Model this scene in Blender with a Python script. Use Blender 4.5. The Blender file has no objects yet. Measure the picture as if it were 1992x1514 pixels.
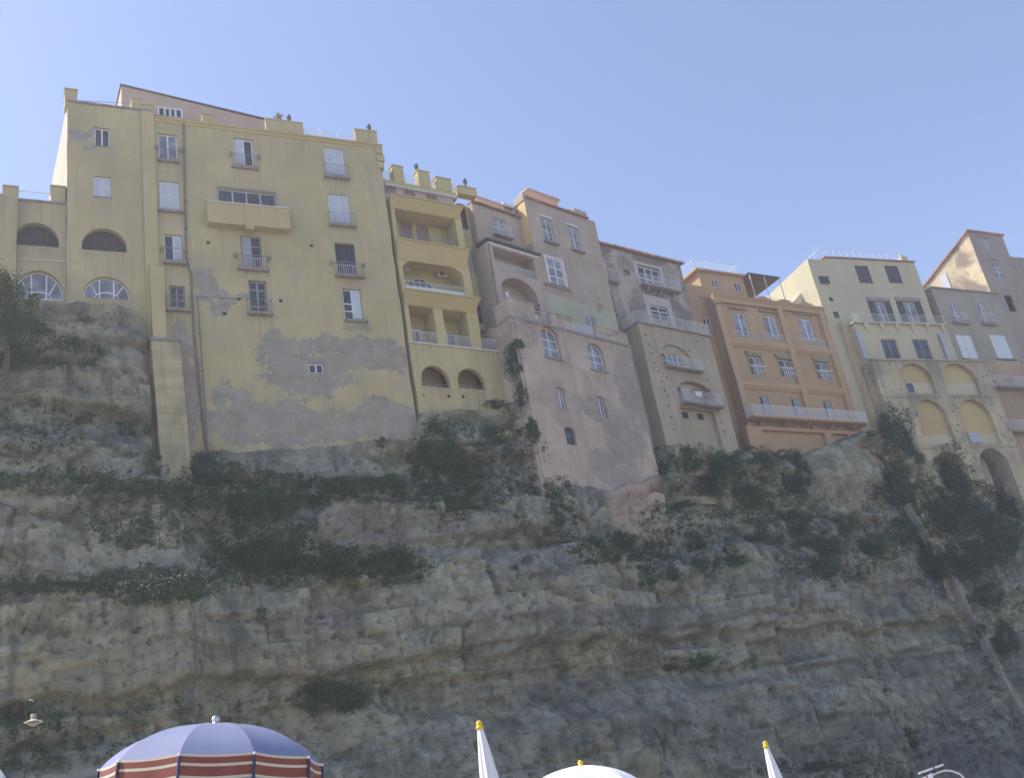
import bpy, math, random
import numpy as np
from mathutils import Vector
from mathutils.bvhtree import BVHTree

R = math.radians
rng = random.Random(7)
scene = bpy.context.scene
col = scene.collection

# ------------------------------------------------------------------ camera
IMG_W, IMG_H, FPX = 1992.0, 1514.0, 2100.0
PITCH, ROLL = R(23.49), R(10.08)
CAM = np.array([0.0, 0.0, 1.6])
cam_data = bpy.data.cameras.new('camera')
cam_data.sensor_width = 36.0
cam_data.lens = 36.0 * FPX / IMG_W
cam_data.clip_start = 0.1
cam_data.clip_end = 6000
cam = bpy.data.objects.new('camera', cam_data)
col.objects.link(cam)
_fw = Vector((0, math.cos(PITCH), math.sin(PITCH)))
_up0 = Vector((0, -math.sin(PITCH), math.cos(PITCH)))
_r0 = Vector((1, 0, 0))
_c, _s = math.cos(ROLL), math.sin(ROLL)
_right = _r0 * _c - _up0 * _s
_up = _r0 * _s + _up0 * _c
from mathutils import Matrix
_m = Matrix((_right, _up, -_fw)).transposed().to_4x4()
_m.translation = Vector(CAM)
cam.matrix_world = _m
scene.camera = cam

# ------------------------------------------------------------------ sky, sun, exposure
SUN_AZ, SUN_EL = -88.0, 48.0          # degrees: azimuth right of the view axis, elevation
world = bpy.data.worlds.new('World')
scene.world = world
world.use_nodes = True
wn = world.node_tree
for n in list(wn.nodes):
    wn.nodes.remove(n)
w_out = wn.nodes.new('ShaderNodeOutputWorld')
w_bg = wn.nodes.new('ShaderNodeBackground')
w_sky = wn.nodes.new('ShaderNodeTexSky')
w_sky.sky_type = 'NISHITA'
w_sky.sun_disc = False
w_sky.sun_elevation = R(SUN_EL)
w_sky.sun_rotation = R(SUN_AZ)
w_sky.altitude = 0
w_sky.air_density = 1.0
w_sky.dust_density = 0.75
w_sky.ozone_density = 1.5
w_tint = wn.nodes.new('ShaderNodeMix')
w_tint.data_type = 'RGBA'
w_tint.blend_type = 'MULTIPLY'
w_tint.inputs[0].default_value = 1.0
w_tint.inputs[7].default_value = (1.17, 1.05, 1.08, 1)
wn.links.new(w_sky.outputs[0], w_tint.inputs[6])
wn.links.new(w_tint.outputs[2], w_bg.inputs[0])
w_bg.inputs[1].default_value = 0.122
wn.links.new(w_bg.outputs[0], w_out.inputs[0])

sun_data = bpy.data.lights.new('sun', 'SUN')
sun_data.energy = 3.0
sun_data.angle = R(0.5)
sun_data.color = (1.0, 0.93, 0.82)
sun = bpy.data.objects.new('sun', sun_data)
col.objects.link(sun)
_sd = Vector((math.sin(R(SUN_AZ)) * math.cos(R(SUN_EL)), math.cos(R(SUN_AZ)) * math.cos(R(SUN_EL)), math.sin(R(SUN_EL))))
sun.rotation_euler = (-_sd).to_track_quat('-Z', 'Y').to_euler()
sun.location = (0, 0, 120)

vs = scene.view_settings
vs.view_transform = 'Standard'
vs.look = 'None'
vs.exposure = 1.0
vs.gamma = 1.0
vs.use_curve_mapping = False
scene.cycles.max_bounces = 5
scene.cycles.diffuse_bounces = 2
scene.cycles.volume_bounces = 0
scene.cycles.use_denoising = True

# ------------------------------------------------------------------ projection helpers (survey of the place from the photograph)
def ray(px, py):
    x = (px - IMG_W / 2) / FPX
    y = -(py - IMG_H / 2) / FPX
    d = _right * x + _up * y + _fw
    return np.array(d)

def plane_hit(px, py, p0, al, o=0.0):
    a = R(al)
    n = np.array([math.cos(a), -math.sin(a), 0])
    d = ray(px, py)
    t = np.dot(np.array(p0) + n * o - CAM, n) / np.dot(d, n)
    return CAM + t * d

# ------------------------------------------------------------------ materials
def nodes_of(name):
    m = bpy.data.materials.new(name)
    m.use_nodes = True
    nt = m.node_tree
    return m, nt, nt.nodes['Principled BSDF']

class NT:
    """tiny helper round a node tree"""
    def __init__(s, nt):
        s.nt = nt
        s.tc = nt.nodes.new('ShaderNodeTexCoord')
        s.obj = s.tc.outputs['Object']
    def n(s, t, **kw):
        x = s.nt.nodes.new(t)
        for k, v in kw.items():
            setattr(x, k, v)
        return x
    def link(s, a, b):
        s.nt.links.new(a, b)
    def mapping(s, scale, loc=(0, 0, 0), vec=None):
        m = s.n('ShaderNodeMapping')
        m.inputs['Scale'].default_value = scale
        m.inputs['Location'].default_value = loc
        s.link(vec or s.obj, m.inputs['Vector'])
        return m.outputs[0]
    def noise(s, scale, detail=4, rough=0.55, vec=None, dist=0.0):
        t = s.n('ShaderNodeTexNoise')
        t.inputs['Scale'].default_value = scale
        t.inputs['Detail'].default_value = detail
        t.inputs['Roughness'].default_value = rough
        t.inputs['Distortion'].default_value = dist
        s.link(vec or s.obj, t.inputs['Vector'])
        return t.outputs[0]
    def ramp(s, fac, a, b, va=0.0, vb=1.0):
        t = s.n('ShaderNodeMapRange')
        t.clamp = True
        t.inputs[1].default_value = a
        t.inputs[2].default_value = b
        t.inputs[3].default_value = va
        t.inputs[4].default_value = vb
        s.link(fac, t.inputs[0])
        return t.outputs[0]
    def math(s, op, a, b=None):
        t = s.n('ShaderNodeMath', operation=op)
        for i, v in enumerate((a, b)):
            if v is None:
                continue
            if isinstance(v, (int, float)):
                t.inputs[i].default_value = v
            else:
                s.link(v, t.inputs[i])
        return t.outputs[0]
    def mix(s, fac, a, b, mode='MIX'):
        t = s.n('ShaderNodeMix', data_type='RGBA', blend_type=mode)
        for i, v in ((0, fac), (6, a), (7, b)):
            if isinstance(v, (int, float)):
                t.inputs[i].default_value = v
            elif isinstance(v, tuple):
                t.inputs[i].default_value = (v[0], v[1], v[2], 1)
            else:
                s.link(v, t.inputs[i])
        return t.outputs[2]
    def bump(s, h, strength, dist, bsdf, prev=None):
        b = s.n('ShaderNodeBump')
        b.inputs['Strength'].default_value = strength
        b.inputs['Distance'].default_value = dist
        s.link(h, b.inputs['Height'])
        if prev is not None:
            s.link(prev, b.inputs['Normal'])
        s.link(b.outputs[0], bsdf.inputs['Normal'])
        return b.outputs[0]
    def sep(s):
        x = s.n('ShaderNodeSeparateXYZ')
        s.link(s.obj, x.inputs[0])
        return x.outputs

def plaster(name, c, var=0.18, dirt=(0.20, 0.17, 0.14), dirt_amt=0.45, blotch=None, blotch_amt=0.5, blotch_scale=0.35, peel=None, peel_col=(0.33, 0.30, 0.28), rough=0.9, seed=0.0, peel_soft=0.06, peel_amt=1.0, bands=0.0):
    m, nt, bs = nodes_of(name)
    k = NT(nt)
    v0 = k.mapping((1, 1, 1), (seed * 3.1, seed * 1.7, seed * 2.3))
    big = k.noise(0.22, 5, 0.6, v0)
    lo = tuple(x * (1 - var) for x in c)
    hi = tuple(min(1, x * (1 + var * 0.7)) for x in c)
    base = k.mix(k.ramp(big, 0.32, 0.68), lo, hi)
    if blotch:
        b2 = k.noise(blotch_scale, 7, 0.65, k.mapping((1, 1, 1), (seed + 9, 4, 2)), 0.4)
        base = k.mix(k.math('MULTIPLY', k.ramp(b2, 0.48, 0.60), blotch_amt), base, blotch)
    # rain streaks, long in z
    st = k.noise(1.0, 5, 0.6, k.mapping((2.3, 2.3, 0.10), (seed, 0, 0)))
    base = k.mix(k.math('MULTIPLY', k.ramp(st, 0.53, 0.75), dirt_amt), base, dirt)
    if bands:
        bd = k.noise(1.0, 5, 0.6, k.mapping((0.25, 0.25, 1.7), (seed, 3, 1)))
        base = k.mix(k.math('MULTIPLY', k.ramp(bd, 0.42, 0.66), bands), base, tuple(x * 0.45 for x in c))
    # small soiled spots
    sp = k.noise(1.6, 6, 0.7, v0)
    base = k.mix(k.math('MULTIPLY', k.ramp(sp, 0.56, 0.72), dirt_amt * 0.55), base, tuple(x * 0.62 for x in c))
    fine = k.noise(9.0, 3, 0.6)
    h = fine
    if peel:
        xyz = k.sep()
        wx = k.noise(0.9, 6, 0.72, v0)
        wz = k.noise(0.9, 6, 0.72, k.mapping((1, 1, 1), (31, 17, 5)))
        px = k.math('ADD', xyz[0], k.math('MULTIPLY', k.math('SUBTRACT', wx, 0.5), 3.0))
        pz = k.math('ADD', xyz[2], k.math('MULTIPLY', k.math('SUBTRACT', wz, 0.5), 3.0))
        acc = None
        for (cx, cz, rx, rz) in peel:
            dx = k.math('DIVIDE', k.math('SUBTRACT', px, cx), rx)
            dz = k.math('DIVIDE', k.math('SUBTRACT', pz, cz), rz)
            r2 = k.math('ADD', k.math('MULTIPLY', dx, dx), k.math('MULTIPLY', dz, dz))
            acc = r2 if acc is None else k.math('MINIMUM', acc, r2)
        jag = k.noise(1.7, 6, 0.75, k.mapping((1, 1, 1), (3, 8, 1)))
        acc = k.math('ADD', acc, k.math('MULTIPLY', k.math('SUBTRACT', jag, 0.5), 2.2))
        mask = k.ramp(acc, 1.01 - peel_soft / 2, 1.01 + peel_soft / 2, peel_amt, 0.0)
        # chips of plaster left inside the bared areas
        chip = k.noise(1.1, 6, 0.75, k.mapping((1, 1, 1.6), (13, 2, 21)))
        mask = k.math('MULTIPLY', mask, k.ramp(chip, 0.39, 0.42))
        pc = k.mix(k.ramp(k.noise(0.8, 6, 0.65), 0.35, 0.65), tuple(x * 0.80 for x in peel_col), tuple(x * 1.12 for x in peel_col))
        base = k.mix(mask, base, pc)
        h = k.math('SUBTRACT', fine, k.math('MULTIPLY', mask, 3.0 if peel_soft < .2 else 0.0))
    k.link(base, bs.inputs['Base Color'])
    bs.inputs['Roughness'].default_value = rough
    k.bump(h, 0.5, 0.02, bs)
    return m

def add_stains(mat, sills, col_, length=2.6, amt=0.6):
    """rain-washed dirt hanging under sills and balconies, worn into the plaster"""
    nt = mat.node_tree
    bs = nt.nodes['Principled BSDF']
    src = bs.inputs['Base Color'].links[0].from_socket
    k = NT(nt)
    xyz = k.sep()
    acc = None
    r = random.Random(len(sills))
    for (x0, x1, z) in sills:
        hw = (x1 - x0) / 2 + .1
        a = k.math('SUBTRACT', 1.15, k.math('DIVIDE', k.math('ABSOLUTE', k.math('SUBTRACT', xyz[0], (x0 + x1) / 2)), hw))
        b_ = k.ramp(xyz[2], z - length * r.uniform(.5, 1.2), z - .02, 0.0, 1.0)
        m = k.math('MULTIPLY', k.ramp(a, 0.0, 0.35), k.math('MULTIPLY', b_, k.math('LESS_THAN', xyz[2], z)))
        m = k.math('MULTIPLY', m, r.uniform(.5, 1.0))
        acc = m if acc is None else k.math('MAXIMUM', acc, m)
    st = k.noise(1.0, 4, 0.65, k.mapping((5.0, 5.0, 0.25), (1, 7, 0)))
    f = k.math('MULTIPLY', k.math('MULTIPLY', acc, k.ramp(st, 0.35, 0.62)), amt)
    k.link(k.mix(f, src, col_), bs.inputs['Base Color'])

def simple(name, c, rough=0.6, var=0.12, scale=3.0, metal=0.0, bump=0.0):
    m, nt, bs = nodes_of(name)
    k = NT(nt)
    nz = k.noise(scale, 4, 0.6)
    base = k.mix(k.ramp(nz, 0.3, 0.7), tuple(x * (1 - var) for x in c), tuple(min(1, x * (1 + var)) for x in c))
    k.link(base, bs.inputs['Base Color'])
    bs.inputs['Roughness'].default_value = rough
    bs.inputs['Metallic'].default_value = metal
    if bump:
        k.bump(nz, bump, 0.02, bs)
    return m

def glass(name, c=(0.045, 0.05, 0.06)):
    m, nt, bs = nodes_of(name)
    k = NT(nt)
    nz = k.noise(0.9, 2)
    k.link(k.mix(k.ramp(nz, 0.35, 0.65), tuple(x * 0.6 for x in c), tuple(x * 1.5 for x in c)), bs.inputs['Base Color'])
    bs.inputs['Roughness'].default_value = 0.12
    bs.inputs['Specular IOR Level'].default_value = 0.5
    return m

def leafmat(name, c, var=0.45):
    m, nt, bs = nodes_of(name)
    k = NT(nt)
    geo = k.n('ShaderNodeNewGeometry')
    nz = k.noise(0.8, 3, 0.6, geo.outputs['Position'])
    info = k.n('ShaderNodeObjectInfo')
    base = k.mix(k.ramp(nz, 0.3, 0.7), tuple(x * (1 - var) for x in c), tuple(x * (1 + var) for x in c))
    base = k.mix(k.math('MULTIPLY', geo.outputs['Random Per Island'], 0.5), base, (c[0] * 1.35, c[1] * 1.55, c[2] * 1.1))
    base = k.mix(k.math('MULTIPLY', info.outputs['Random'], 0.4), base, (c[0] * 1.15, c[1] * 0.95, c[2] * 0.7))
    k.link(base, bs.inputs['Base Color'])
    bs.inputs['Roughness'].default_value = 0.55
    bs.inputs['Specular IOR Level'].default_value = 0.25
    return m

MAT = {}
def mats():
    M = MAT
    M['white'] = simple('white_paint', (0.72, 0.73, 0.74), 0.5, 0.06)
    M['offwhite'] = simple('off_white_paint', (0.62, 0.63, 0.62), 0.6, 0.1)
    M['shutter_pale'] = simple('pale_blue_shutter_paint', (0.58, 0.63, 0.68), 0.6, 0.08)
    M['shutter_grey'] = simple('grey_shutter_paint', (0.36, 0.39, 0.41), 0.6, 0.1)
    M['shutter_dark'] = simple('dark_shutter_paint', (0.05, 0.058, 0.066), 0.6, 0.15)
    M['shutter_pink'] = simple('faded_pink_shutter_paint', (0.30, 0.20, 0.18), 0.7, 0.12)
    M['wood'] = simple('brown_window_wood', (0.20, 0.13, 0.09), 0.6, 0.2)
    M['grey_wood'] = simple('grey_weathered_wood', (0.28, 0.26, 0.25), 0.7, 0.2)
    M['glass'] = glass('dark_window_glass')
    M['glass_light'] = glass('curtained_window_glass', (0.20, 0.22, 0.25))
    M['iron'] = simple('dark_iron', (0.07, 0.065, 0.06), 0.6, 0.3)
    M['grey_iron'] = simple('grey_iron', (0.25, 0.25, 0.25), 0.55, 0.2)
    M['stone'] = simple('grey_stone_trim', (0.27, 0.245, 0.22), 0.9, 0.25, 2.0, 0, 0.4)
    M['greystone_hood'] = simple('greenish_stone_hood', (0.27, 0.25, 0.17), 0.9, 0.2)
    M['tile'] = simple('terracotta_tile', (0.33, 0.19, 0.13), 0.9, 0.35, 1.2)
    M['pipe'] = simple('grey_drainpipe', (0.17, 0.15, 0.14), 0.6, 0.2)
    M['ac'] = simple('air_conditioner_casing', (0.5, 0.5, 0.48), 0.5, 0.08)
    M['clear'] = clear_pane('clear_balustrade_glass')
    M['opening_shade'] = simple('opening_shade_black', (0.03, 0.03, 0.03), 0.9, 0.2)  # near-black colour stands in for the shade inside small openings
    M['painted_gloom'] = simple('room_shade_paint', (0.06, 0.055, 0.05), 0.95, 0.2)  # room shade put into the colour: almost black walls and panes

def clear_pane(name):
    m = bpy.data.materials.new(name)
    m.use_nodes = True
    nt = m.node_tree
    for n in list(nt.nodes):
        nt.nodes.remove(n)
    o = nt.nodes.new('ShaderNodeOutputMaterial')
    t = nt.nodes.new('ShaderNodeBsdfTransparent')
    d = nt.nodes.new('ShaderNodeBsdfDiffuse')
    tc = nt.nodes.new('ShaderNodeTexCoord')
    nz = nt.nodes.new('ShaderNodeTexNoise')
    nz.inputs['Scale'].default_value = 2.0
    nt.links.new(tc.outputs['Object'], nz.inputs['Vector'])
    mr = nt.nodes.new('ShaderNodeMapRange')
    mr.inputs[3].default_value = 0.14
    mr.inputs[4].default_value = 0.34
    nt.links.new(nz.outputs[0], mr.inputs[0])
    d.inputs[0].default_value = (0.7, 0.72, 0.75, 1)
    mx = nt.nodes.new('ShaderNodeMixShader')
    nt.links.new(mr.outputs[0], mx.inputs[0])
    nt.links.new(t.outputs[0], mx.inputs[1])
    nt.links.new(d.outputs[0], mx.inputs[2])
    nt.links.new(mx.outputs[0], o.inputs[0])
    return m
mats()

# ------------------------------------------------------------------ mesh helpers
class MB:
    def __init__(s):
        s.v = []
        s.f = []
    def add(s, vs, fs):
        o = len(s.v)
        s.v.extend(vs)
        s.f.extend([tuple(i + o for i in f) for f in fs])
        return s
    def box(s, x0, x1, y0, y1, z0, z1):
        vs = [(x, y, z) for z in (z0, z1) for y in (y0, y1) for x in (x0, x1)]
        return s.add(vs, [(0, 2, 3, 1), (4, 5, 7, 6), (0, 1, 5, 4), (2, 6, 7, 3), (0, 4, 6, 2), (1, 3, 7, 5)])
    def hexa(s, p):   # 8 points: bottom ring 4, top ring 4
        return s.add(p, [(3, 2, 1, 0), (4, 5, 6, 7), (0, 1, 5, 4), (1, 2, 6, 5), (2, 3, 7, 6), (3, 0, 4, 7)])
    def prism(s, poly, y0, y1):   # polygon in (x, z) pulled from y0 to y1
        n = len(poly)
        vs = [(x, y0, z) for x, z in poly] + [(x, y1, z) for x, z in poly]
        fs = [tuple(range(n)), tuple(range(2 * n - 1, n - 1, -1))]
        fs += [(i, (i + 1) % n, (i + 1) % n + n, i + n) for i in range(n)]
        return s.add(vs, fs)
    def slab(s, plan, z0, z1):    # plan polygon in (x, y) lifted from z0 to z1 (numbers or per-vertex lists)
        n = len(plan)
        za = z0 if isinstance(z0, (list, tuple)) else [z0] * n
        zb = z1 if isinstance(z1, (list, tuple)) else [z1] * n
        vs = [(p[0], p[1], za[i]) for i, p in enumerate(plan)] + [(p[0], p[1], zb[i]) for i, p in enumerate(plan)]
        fs = [tuple(range(n - 1, -1, -1)), tuple(range(n, 2 * n))]
        fs += [(i, (i + 1) % n, (i + 1) % n + n, i + n) for i in range(n)]
        return s.add(vs, fs)
    def tube(s, pts, r, n=6, r1=None):
        pts = [Vector(p) for p in pts]
        rings = []
        for i, p in enumerate(pts):
            t = (pts[min(i + 1, len(pts) - 1)] - pts[max(i - 1, 0)]).normalized()
            a = t.orthogonal().normalized() if abs(t.z) < 0.9 else Vector((1, 0, 0)).cross(t).normalized()
            b = t.cross(a)
            rr = r if r1 is None else r + (r1 - r) * i / (len(pts) - 1)
            rings.append([tuple(p + (a * math.cos(2 * math.pi * j / n) + b * math.sin(2 * math.pi * j / n)) * rr) for j in range(n)])
        vs = [v for rg in rings for v in rg]
        fs = []
        for i in range(len(pts) - 1):
            for j in range(n):
                fs.append((i * n + j, i * n + (j + 1) % n, (i + 1) * n + (j + 1) % n, (i + 1) * n + j))
        fs.append(tuple(range(n - 1, -1, -1)))
        fs.append(tuple((len(pts) - 1) * n + j for j in range(n)))
        return s.add(vs, fs)
    def lathe(s, prof, n=16, c=(0, 0, 0)):   # prof: (radius, z)
        vs, fs = [], []
        for r, z in prof:
            vs += [(c[0] + r * math.cos(2 * math.pi * j / n), c[1] + r * math.sin(2 * math.pi * j / n), c[2] + z) for j in range(n)]
        for i in range(len(prof) - 1):
            for j in range(n):
                fs.append((i * n + j, i * n + (j + 1) % n, (i + 1) * n + (j + 1) % n, (i + 1) * n + j))
        fs.append(tuple(range(n - 1, -1, -1)))
        fs.append(tuple((len(prof) - 1) * n + j for j in range(n)))
        return s.add(vs, fs)
    def mesh(s, name):
        me = bpy.data.meshes.new(name)
        me.from_pydata([tuple(map(float, v)) for v in s.v], [], s.f)
        me.update()
        return me

def tag(o, label=None, cat=None, group=None, kind=None):
    if label: o['label'] = label
    if cat: o['category'] = cat
    if group: o['group'] = group
    if kind: o['kind'] = kind
    return o

def make(name, mb, mat, parent=None, smooth=False):
    me = mb.mesh(name) if isinstance(mb, MB) else mb
    o = bpy.data.objects.new(name, me)
    col.objects.link(o)
    if mat is not None and not me.materials:
        me.materials.append(mat if not isinstance(mat, str) else MAT[mat])
    if parent is not None:
        o.parent = parent
    if smooth:
        me.polygons.foreach_set('use_smooth', [True] * len(me.polygons))
    return o

def empty(name, loc=(0, 0, 0), rz=0.0):
    o = bpy.data.objects.new(name, None)
    o.empty_display_size = 0.5
    o.location = loc
    o.rotation_euler = (0, 0, rz)
    col.objects.link(o)
    return o

def arch_pts(x0, x1, zs, rise, n=14):
    cx, a = (x0 + x1) / 2, (x1 - x0) / 2
    return [(cx - a * math.cos(math.pi * i / n), zs + rise * math.sin(math.pi * i / n)) for i in range(n + 1)]

def wob(x, z, s):
    return s * (math.sin(1.1 * x + 0.6 * z + 1.3) + 0.7 * math.sin(0.43 * x - 1.3 * z) + 0.5 * math.sin(2.7 * x + 1.9 * z + 0.4))

def wall(mb, x0, x1, z0, z1, y=0.0, holes=(), depth=0.0, step=1.0, w=0.012, back_shift=0.0, top=None):
    """front with real openings (rectangular or arched), reveals, and sides going back by depth.
    holes: dicts x0 x1 z0 z1 [rise] [d] [back]; top(x) optional uneven top"""
    def grid(a, b, extra):
        s_ = sorted(set([a, b] + [e for e in extra if a < e < b]))
        out = [s_[0]]
        for p, q in zip(s_, s_[1:]):
            n = max(1, int(math.ceil((q - p) / step)))
            out += [p + (q - p) * i / n for i in range(1, n + 1)]
        return out
    xs = grid(x0, x1, [h[k] for h in holes for k in ('x0', 'x1')])
    zs = grid(z0, z1, [h[k] for h in holes for k in ('z0', 'z1')])
    def P(x, z, yy):
        zt = z
        xx = x
        if z > z1 - 1e-6:
            zt = (top(x) if top is not None else z) + wob(x * 1.7, 3.0, w * 1.6)
        if w and (abs(x - x0) < 1e-6 or abs(x - x1) < 1e-6):     # old corners are never quite plumb
            xx = x + wob(x + 2.0, z * 1.3, w * 2.0)
        return (xx, yy + wob(x, z, w), zt)
    idx = {}
    vs, fs = [], []
    def vid(i, j):
        if (i, j) not in idx:
            idx[(i, j)] = len(vs)
            vs.append(P(xs[i], zs[j], y))
        return idx[(i, j)]
    for i in range(len(xs) - 1):
        cx = (xs[i] + xs[i + 1]) / 2
        for j in range(len(zs) - 1):
            cz = (zs[j] + zs[j + 1]) / 2
            if any(h['x0'] < cx < h['x1'] and h['z0'] < cz < h['z1'] for h in holes):
                continue
            fs.append((vid(i, j), vid(i + 1, j), vid(i + 1, j + 1), vid(i, j + 1)))
    mb.add(vs, fs)
    for h in holes:
        d = h.get('d', 0.25)
        rise = h.get('rise', 0)
        a, b, c, e = h['x0'], h['x1'], h['z0'], h['z1']
        if rise:
            pts = arch_pts(a, b, e - rise, rise)
            for (xa, za), (xb, zb) in zip(pts, pts[1:]):
                mb.add([P(xa, za, y), P(xb, zb, y), P(xb, e, y), P(xa, e, y)], [(0, 1, 2, 3)])
            ring = [(a, c)] + pts + [(b, c)]
        else:
            ring = [(a, c), (a, e), (b, e), (b, c)]
        n = len(ring)
        f = [P(p[0], p[1], y) for p in ring]
        k = [(p[0], y + d, p[1]) for p in ring]
        mb.add(f + k, [(i, (i + 1) % n, (i + 1) % n + n, i + n) for i in range(n)])
        if h.get('back', False):
            mb.add(k, [tuple(range(n))])
    if depth:
        tz = (lambda x: z1) if top is None else top
        bs = back_shift
        zcol = zs
        # left and right sides, then the top
        for x, xb in ((x0, x0 + bs), (x1, x1)):
            l = [P(x, z, y) for z in zcol]
            r = [(xb, y + depth, tz(x) if z > z1 - 1e-6 else z) for z in zcol]
            m_ = len(l)
            mb.add(l + r, [(i, i + 1, i + 1 + m_, i + m_) for i in range(m_ - 1)])
        l = [P(x, z1, y) for x in xs]
        r = [(x + (bs if i == 0 else 0), y + depth, tz(x)) for i, x in enumerate(xs)]
        m_ = len(l)
        mb.add(l + r, [(i, i + 1, i + 1 + m_, i + m_) for i in range(m_ - 1)])
    return mb

# ------------------------------------------------------------------ a building: a frame standing on one facade plane
class B:
    def __init__(s, name, label, cat, p0, al, zb):
        s.sills = []
        s.al, s.p0, s.zb = al, np.array([p0[0], p0[1], 0.0]), zb
        s.root = empty(name, (p0[0], p0[1], zb), R(90 - al))
        tag(s.root, label, cat)
        a = R(al)
        s.d = np.array([math.sin(a), math.cos(a), 0])
        s.n = np.array([math.cos(a), -math.sin(a), 0])
    def q(s, px, py, y=0.0):
        Q = plane_hit(px, py, s.p0, s.al, -y)
        return float((Q - s.p0) @ s.d), float(Q[2] - s.zb)
    def w(s, bx, by, ty, wpx, y=0.0):
        x0, z0 = s.q(bx - wpx / 2, by, y)
        x1, _ = s.q(bx + wpx / 2, by, y)
        _, z0 = s.q(bx, by, y)
        lean = (bx - 150) / (by + 4000)
        _, z1 = s.q(bx - lean * (by - ty), ty, y)
        return x0, x1, z0, z1
    def world(s, x, y, z):
        p = s.p0 + s.d * x - s.n * y
        return (p[0], p[1], z + s.zb)
    def part(s, name, mb, mat, parent=None, label=None, smooth=False):
        o = make(name, mb, mat, parent or s.root, smooth)
        if label: o['label'] = label
        return o

def hole(r, d=0.25, rise=0.0, back=False):
    return dict(x0=r[0], x1=r[1], z0=r[2], z1=r[3], d=d, rise=rise, back=back)

def clip_arch(x0, x1, za, zt, A):
    """pane polygon between x0..x1 from za up to zt or the arch A=(ax0,ax1,zs,rise)"""
    if A is None:
        return [(x0, za), (x1, za), (x1, zt), (x0, zt)]
    ax0, ax1, zs, rise = A
    cx, a = (ax0 + ax1) / 2, (ax1 - ax0) / 2
    pts = [(x1, za)] if True else []
    out = [(x0, za), (x1, za)]
    n = 6
    for i in range(n + 1):
        x = x1 + (x0 - x1) * i / n
        t = max(0.0, 1 - ((x - cx) / a) ** 2)
        out.append((x, min(zt, zs + rise * math.sqrt(t)) if zt is not None else zs + rise * math.sqrt(t)))
    # never let the top drop under the bottom
    return [(x, max(z, za)) for x, z in out]

def window(b, r, y, cols=2, rows=(), frame='white', pane='glass', rise=0.0, leaf=None, leaf_sides=(), sill=None, name='window', fw=0.07, fan=False, label=None):
    """frame with mullions; its panes, shutter leaves and sill are sub-parts"""
    x0, x1, z0, z1 = r
    b.sills.append((x0, x1, z0))
    x0 += 0.01; x1 -= 0.01; z0 += 0.005; z1 -= 0.01
    t = 0.06
    m = MB()
    A = None
    if rise:
        zs = z1 - rise
        A = (x0 + fw * 0.6, x1 - fw * 0.6, zs, rise - fw * 0.6)
        po = arch_pts(x0, x1, zs, rise, 16)
        pi_ = arch_pts(x0 + fw, x1 - fw, zs, rise - fw, 16)
        for i in range(16):
            a_, b_, c_, d_ = po[i], po[i + 1], pi_[i + 1], pi_[i]
            m.prism([a_, b_, c_, d_], y, y + t)
        ztop = zs
    else:
        m.box(x0, x1, y, y + t, z1 - fw, z1)
        ztop = z1 - fw
    m.box(x0, x0 + fw, y, y + t, z0, ztop)
    m.box(x1 - fw, x1, y, y + t, z0, ztop)
    m.box(x0 + fw, x1 - fw, y, y + t, z0, z0 + fw)
    xe = [x0 + fw + (x1 - x0 - 2 * fw) * i / cols for i in range(cols + 1)]
    for i in range(1, cols):
        zz = z1 - fw
        if A:
            tt = max(0, 1 - ((xe[i] - (x0 + x1) / 2) / ((x1 - x0) / 2)) ** 2)
            zz = zs + (rise - fw) * math.sqrt(tt)
        m.box(xe[i] - fw * 0.55, xe[i] + fw * 0.55, y - 0.015, y + t + 0.004, z0 + fw, zz)
    if fan and A:
        cx = (x0 + x1) / 2
        zc = z0 + fw
        ri = (x1 - x0) * 0.27
        pa = [(cx + ri * math.cos(math.pi * i / 12), zs - 0.25 + ri * 0.62 * math.sin(math.pi * i / 12)) for i in range(13)]
        for i in range(12):
            pq, pr = pa[i], pa[i + 1]
            m.prism([pq, pr, (pr[0], pr[1] + 0.09), (pq[0], pq[1] + 0.09)], y - 0.02, y + t + 0.002)
        for ang in (40, 140):
            ux, uz = math.cos(R(ang)), math.sin(R(ang))
            p0_ = (cx + ri * ux, zs - 0.25 + ri * 0.62 * uz)
            p1_ = (cx + (x1 - x0) * 0.47 * ux, zs + rise * 0.93 * uz)
            nx, nz = -0.04, 0.04 * (1 if ux > 0 else -1)
            m.prism([(p0_[0] - 0.04, p0_[1]), (p0_[0] + 0.04, p0_[1]), (p1_[0] + 0.04, p1_[1]), (p1_[0] - 0.04, p1_[1])], y - 0.02, y + t + 0.003)
        m.box(x0 + fw, x1 - fw, y - 0.017, y + t + 0.005, zs - 0.30, zs - 0.20)
    for fr in rows:
        zz = z0 + (z1 - z0) * fr
        m.box(x0 + fw, x1 - fw, y - 0.010, y + t + 0.002, zz - fw * 0.5, zz + fw * 0.5)
    wo = b.part(name, m, frame, None, label)
    for i in range(cols):
        if i in leaf_sides:
            continue
        pm = MB().prism(clip_arch(xe[i], xe[i + 1], z0 + fw, (z1 - fw) if not rise else None, A), y + t * 0.5, y + t * 0.5 + 0.02)
        b.part('pane', pm, pane if not isinstance(pane, (list, tuple)) else pane[i % len(pane)], wo)
    for i in leaf_sides:
        b.part('shutter', shutter_leaf(xe[i], xe[i + 1], z0 + 0.03, z1 - 0.03, y - 0.06), leaf or 'shutter_pale', wo)
    if sill:
        ov, pr, th = sill
        b.part('sill', MB().box(x0 - ov, x1 + ov, -pr, y, z0 - th, z0 - 0.003), 'stone', wo)
    return wo

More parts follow.
